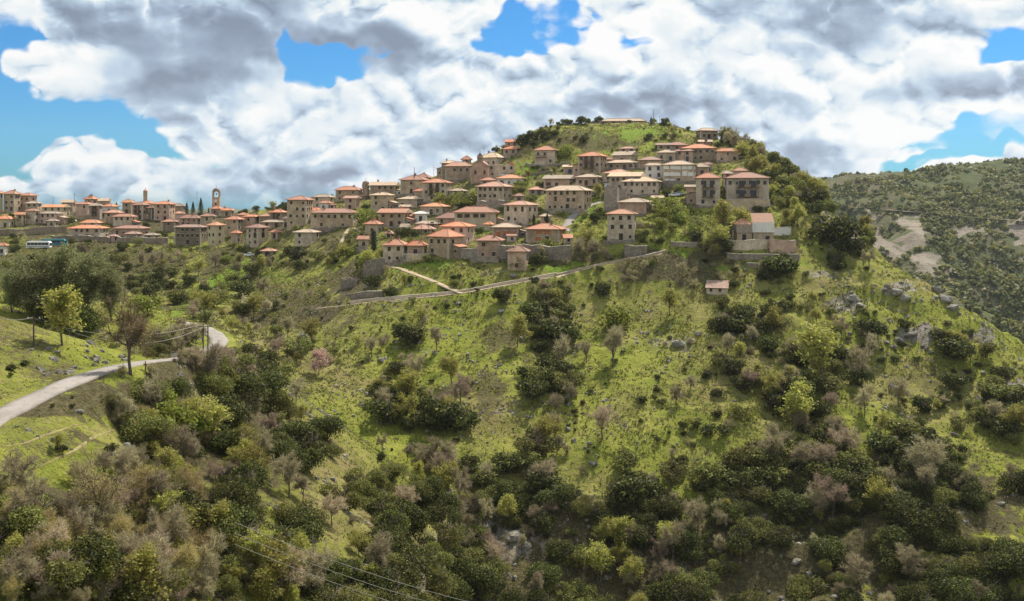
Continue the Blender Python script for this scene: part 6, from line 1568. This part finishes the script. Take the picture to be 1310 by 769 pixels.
w = bpy.data.worlds.new('World'); scene.world = w; w.use_nodes = True
class WT(NT):
    def __init__(s, tree): s.t = tree
W = WT(w.node_tree); bg = w.node_tree.nodes['Background']
sky = W.n('ShaderNodeTexSky', sky_type='NISHITA', sun_disc=False, sun_elevation=el, sun_rotation=az, altitude=0, air_density=1.0, dust_density=.4, ozone_density=3.5)
tc = W.coord('Generated'); sp = W.n('ShaderNodeSeparateXYZ'); W.l(tc, sp.inputs[0])
azn = W.math('ARCTAN2', sp.outputs[0], sp.outputs[1]); eln = W.math('ARCSINE', sp.outputs[2])
cmb = W.n('ShaderNodeCombineXYZ'); W.l(azn, cmb.inputs[0]); W.l(eln, cmb.inputs[1])
base = cmb.outputs[0]
def vm(op, a, b=None):
    nd = W.n('ShaderNodeVectorMath', operation=op); W.l(a, nd.inputs[0])
    if b is not None:
        if isinstance(b, tuple): nd.inputs[1].default_value = b
        else: W.l(b, nd.inputs[1])
    return nd.outputs['Value'] if op == 'LENGTH' else nd.outputs[0]
def toang(px, py):
    a = math.atan((px-CX)/F); return a, math.atan((HY-py)/F*math.cos(a))
def blobs(vec, lst):
    tot = None
    for px, py, rx, ry, wt in lst:
        a, e = toang(px, py)
        q = vm('MULTIPLY', vm('SUBTRACT', vec, (a, e, 0)), (F/rx, F/ry, 0))
        mr = W.n('ShaderNodeMapRange', interpolation_type='SMOOTHSTEP'); W.l(vm('LENGTH', q), mr.inputs[0])
        mr.inputs[1].default_value = 1.25; mr.inputs[2].default_value = .35; mr.inputs[3].default_value = 0; mr.inputs[4].default_value = wt
        tot = mr.outputs[0] if tot is None else W.math('ADD', tot, mr.outputs[0])
    return tot
def warp(vec, scale, amt, detail=3):
    nz = W.n('ShaderNodeTexNoise', i_Scale=scale, i_Detail=detail, i_Roughness=.6); W.l(vec, nz.inputs['Vector'])
    return vm('ADD', vec, vm('MULTIPLY', vm('SUBTRACT', nz.outputs['Color'], (.5,.5,.5)), (amt, amt*.8, 0)))
wp = warp(base, 9, .16)
HOLES = [(-60,150,110,60,.7),(60,152,150,46,.75),(170,178,70,26,.5),(300,178,60,10,.3),(5,60,26,50,.55),(395,92,42,40,.5),(430,85,60,20,.45),(640,40,45,50,.6),(700,30,60,45,.6),(800,62,45,12,.42),(1285,55,40,34,.62),(1250,75,50,20,.4),(1265,178,100,22,.55),(1190,202,90,12,.5),(1300,200,60,12,.3),(250,185,60,14,.25),(960,175,60,12,.2),(590,60,40,14,.3),(330,165,40,8,.2),(40,205,90,8,.25),(200,10,1,1,.0)]
holes = blobs(wp, HOLES)
GREY = [(300,55,220,62,.95),(190,112,140,38,.8),(470,60,110,50,.7),(90,25,60,30,.25),(430,140,120,30,.35),(330,225,180,30,.5),(560,190,120,36,.42),(420,200,70,20,.3),(1040,20,150,50,.6),(900,80,70,40,.4),(860,135,200,22,.35),(1000,140,160,20,.3),(1050,205,60,22,.55),(730,150,160,30,.4),(1200,110,100,26,.3),(790,110,60,30,.3),(660,110,50,20,.25),(70,215,110,10,.25)]
grey = blobs(warp(base, 14, .10), GREY)
WHITE = [(60,75,60,26,.5),(140,75,55,34,.55),(550,25,70,34,.6),(330,120,50,30,.5),(480,120,60,40,.35),(760,40,70,30,.5),(820,80,80,40,.35),(60,215,90,18,.4),(200,215,90,22,.4),(1180,90,90,34,.4),(960,60,50,24,.35),(640,140,110,30,.3),(1100,160,120,26,.35),(430,170,60,14,.3),(1220,30,40,24,.4),(1000,205,40,18,.3),(320,205,90,14,.3)]
white = blobs(wp, WHITE)
def dens(vec):
    return W.noise(warp(vm('MULTIPLY', vec, (1, 1.6, 1)), 14, .05, 3), 5.5, 8, .56)
def billow(vec):
    """rounded cauliflower heads: creased (inverted ridged) noise"""
    q = vm('MULTIPLY', vec, (1, 1.35, 1)); q = warp(q, 20, .05, 3)
    r_ = W.n('ShaderNodeTexNoise', noise_type='RIDGED_MULTIFRACTAL', normalize=False, i_Scale=15, i_Detail=6, i_Roughness=.6); r_.inputs['Offset'].default_value = 1.0; r_.inputs['Gain'].default_value = 1.0; W.l(q, r_.inputs['Vector'])
    return W.math('MULTIPLY', r_.outputs['Fac'], -.34)
dn = dens(base); bl = billow(base); bl2 = billow(vm('ADD', base, (.006, .011, 0)))
lowf = W.noise(vm('MULTIPLY', base, (1, 2.0, 1)), 3.6, 4, .5); lowf2 = W.noise(vm('MULTIPLY', vm('ADD', base, (.02,.05,0)), (1, 2.0, 1)), 3.6, 4, .5)
cov = W.math('SUBTRACT', W.math('ADD', W.math('ADD', W.math('MULTIPLY', dn, 1.25), W.math('MULTIPLY', bl, .5)), .30), holes)
cmask = W.n('ShaderNodeMapRange', interpolation_type='SMOOTHSTEP'); W.l(cov, cmask.inputs[0]); cmask.inputs[1].default_value = .17; cmask.inputs[2].default_value = .42
lit = W.math('MULTIPLY', W.math('SUBTRACT', bl, bl2), 1.45)
calm = W.math('SUBTRACT', 1.0, W.math('MULTIPLY', grey, .75), clamp=True)
lit = W.math('ADD', W.math('MULTIPLY', lit, calm), W.math('MULTIPLY', W.math('SUBTRACT', lowf, lowf2), 1.3))
edge = W.n('ShaderNodeMapRange'); W.l(cov, edge.inputs[0]); edge.inputs[1].default_value = .3; edge.inputs[2].default_value = .85; edge.inputs[3].default_value = .16; edge.inputs[4].default_value = -.14
br = W.math('ADD', W.math('SUBTRACT', W.math('ADD', .75, lit), W.math('MULTIPLY', grey, .68)), W.math('MULTIPLY', white, .6))
br = W.math('ADD', br, edge.outputs[0])
br = W.math('ADD', br, W.math('MULTIPLY', W.math('SUBTRACT', W.noise(base, 9, 6, .6), .5), .35))
ccol = W.ramp(br, [(0, (1.6,2.0,2.7)), (.22, (2.4,3.0,3.9)), (.45, (3.6,4.5,5.5)), (.68, (5.5,6.0,6.3)), (1, (6.9,6.9,6.8))])
skyb = W.mix(1.0, sky.outputs[0], (.13,.5,.8), 'MULTIPLY')
above = W.n('ShaderNodeMapRange'); W.l(sp.outputs[2], above.inputs[0]); above.inputs[1].default_value = -.02; above.inputs[2].default_value = .01
cm = W.math('MULTIPLY', cmask.outputs[0], above.outputs[0])
W.l(W.mix(cm, skyb, ccol), bg.inputs['Color']); bg.inputs['Strength'].default_value = .1
w.cycles.sampling_method = 'MANUAL'; w.cycles.sample_map_resolution = 512

scene.view_settings.view_transform = 'Standard'; scene.view_settings.look = 'None'; scene.view_settings.gamma = 1; scene.view_settings.exposure = .5
scene.cycles.max_bounces = 5; scene.cycles.diffuse_bounces = 3; scene.cycles.transparent_max_bounces = 6; scene.cycles.volume_bounces = 0
# air
hz = MB(); hz.box(-3050,4300,-420,4650,-330,330); ho = hz.build('haze', [bpy.data.materials.new('haze')]); ho['kind'] = 'stuff'; ho['label'] = 'thin blue air between camera and far mountains'
hm = ho.data.materials[0]; hm.use_nodes = True; nt = hm.node_tree; nt.nodes.clear()
om = nt.nodes.new('ShaderNodeOutputMaterial'); pv = nt.nodes.new('ShaderNodeVolumePrincipled'); pv.inputs['Color'].default_value = (.8,.88,1,1); pv.inputs['Density'].default_value = .00004; pv.inputs['Anisotropy'].default_value = .3
nt.links.new(pv.outputs[0], om.inputs['Volume'])
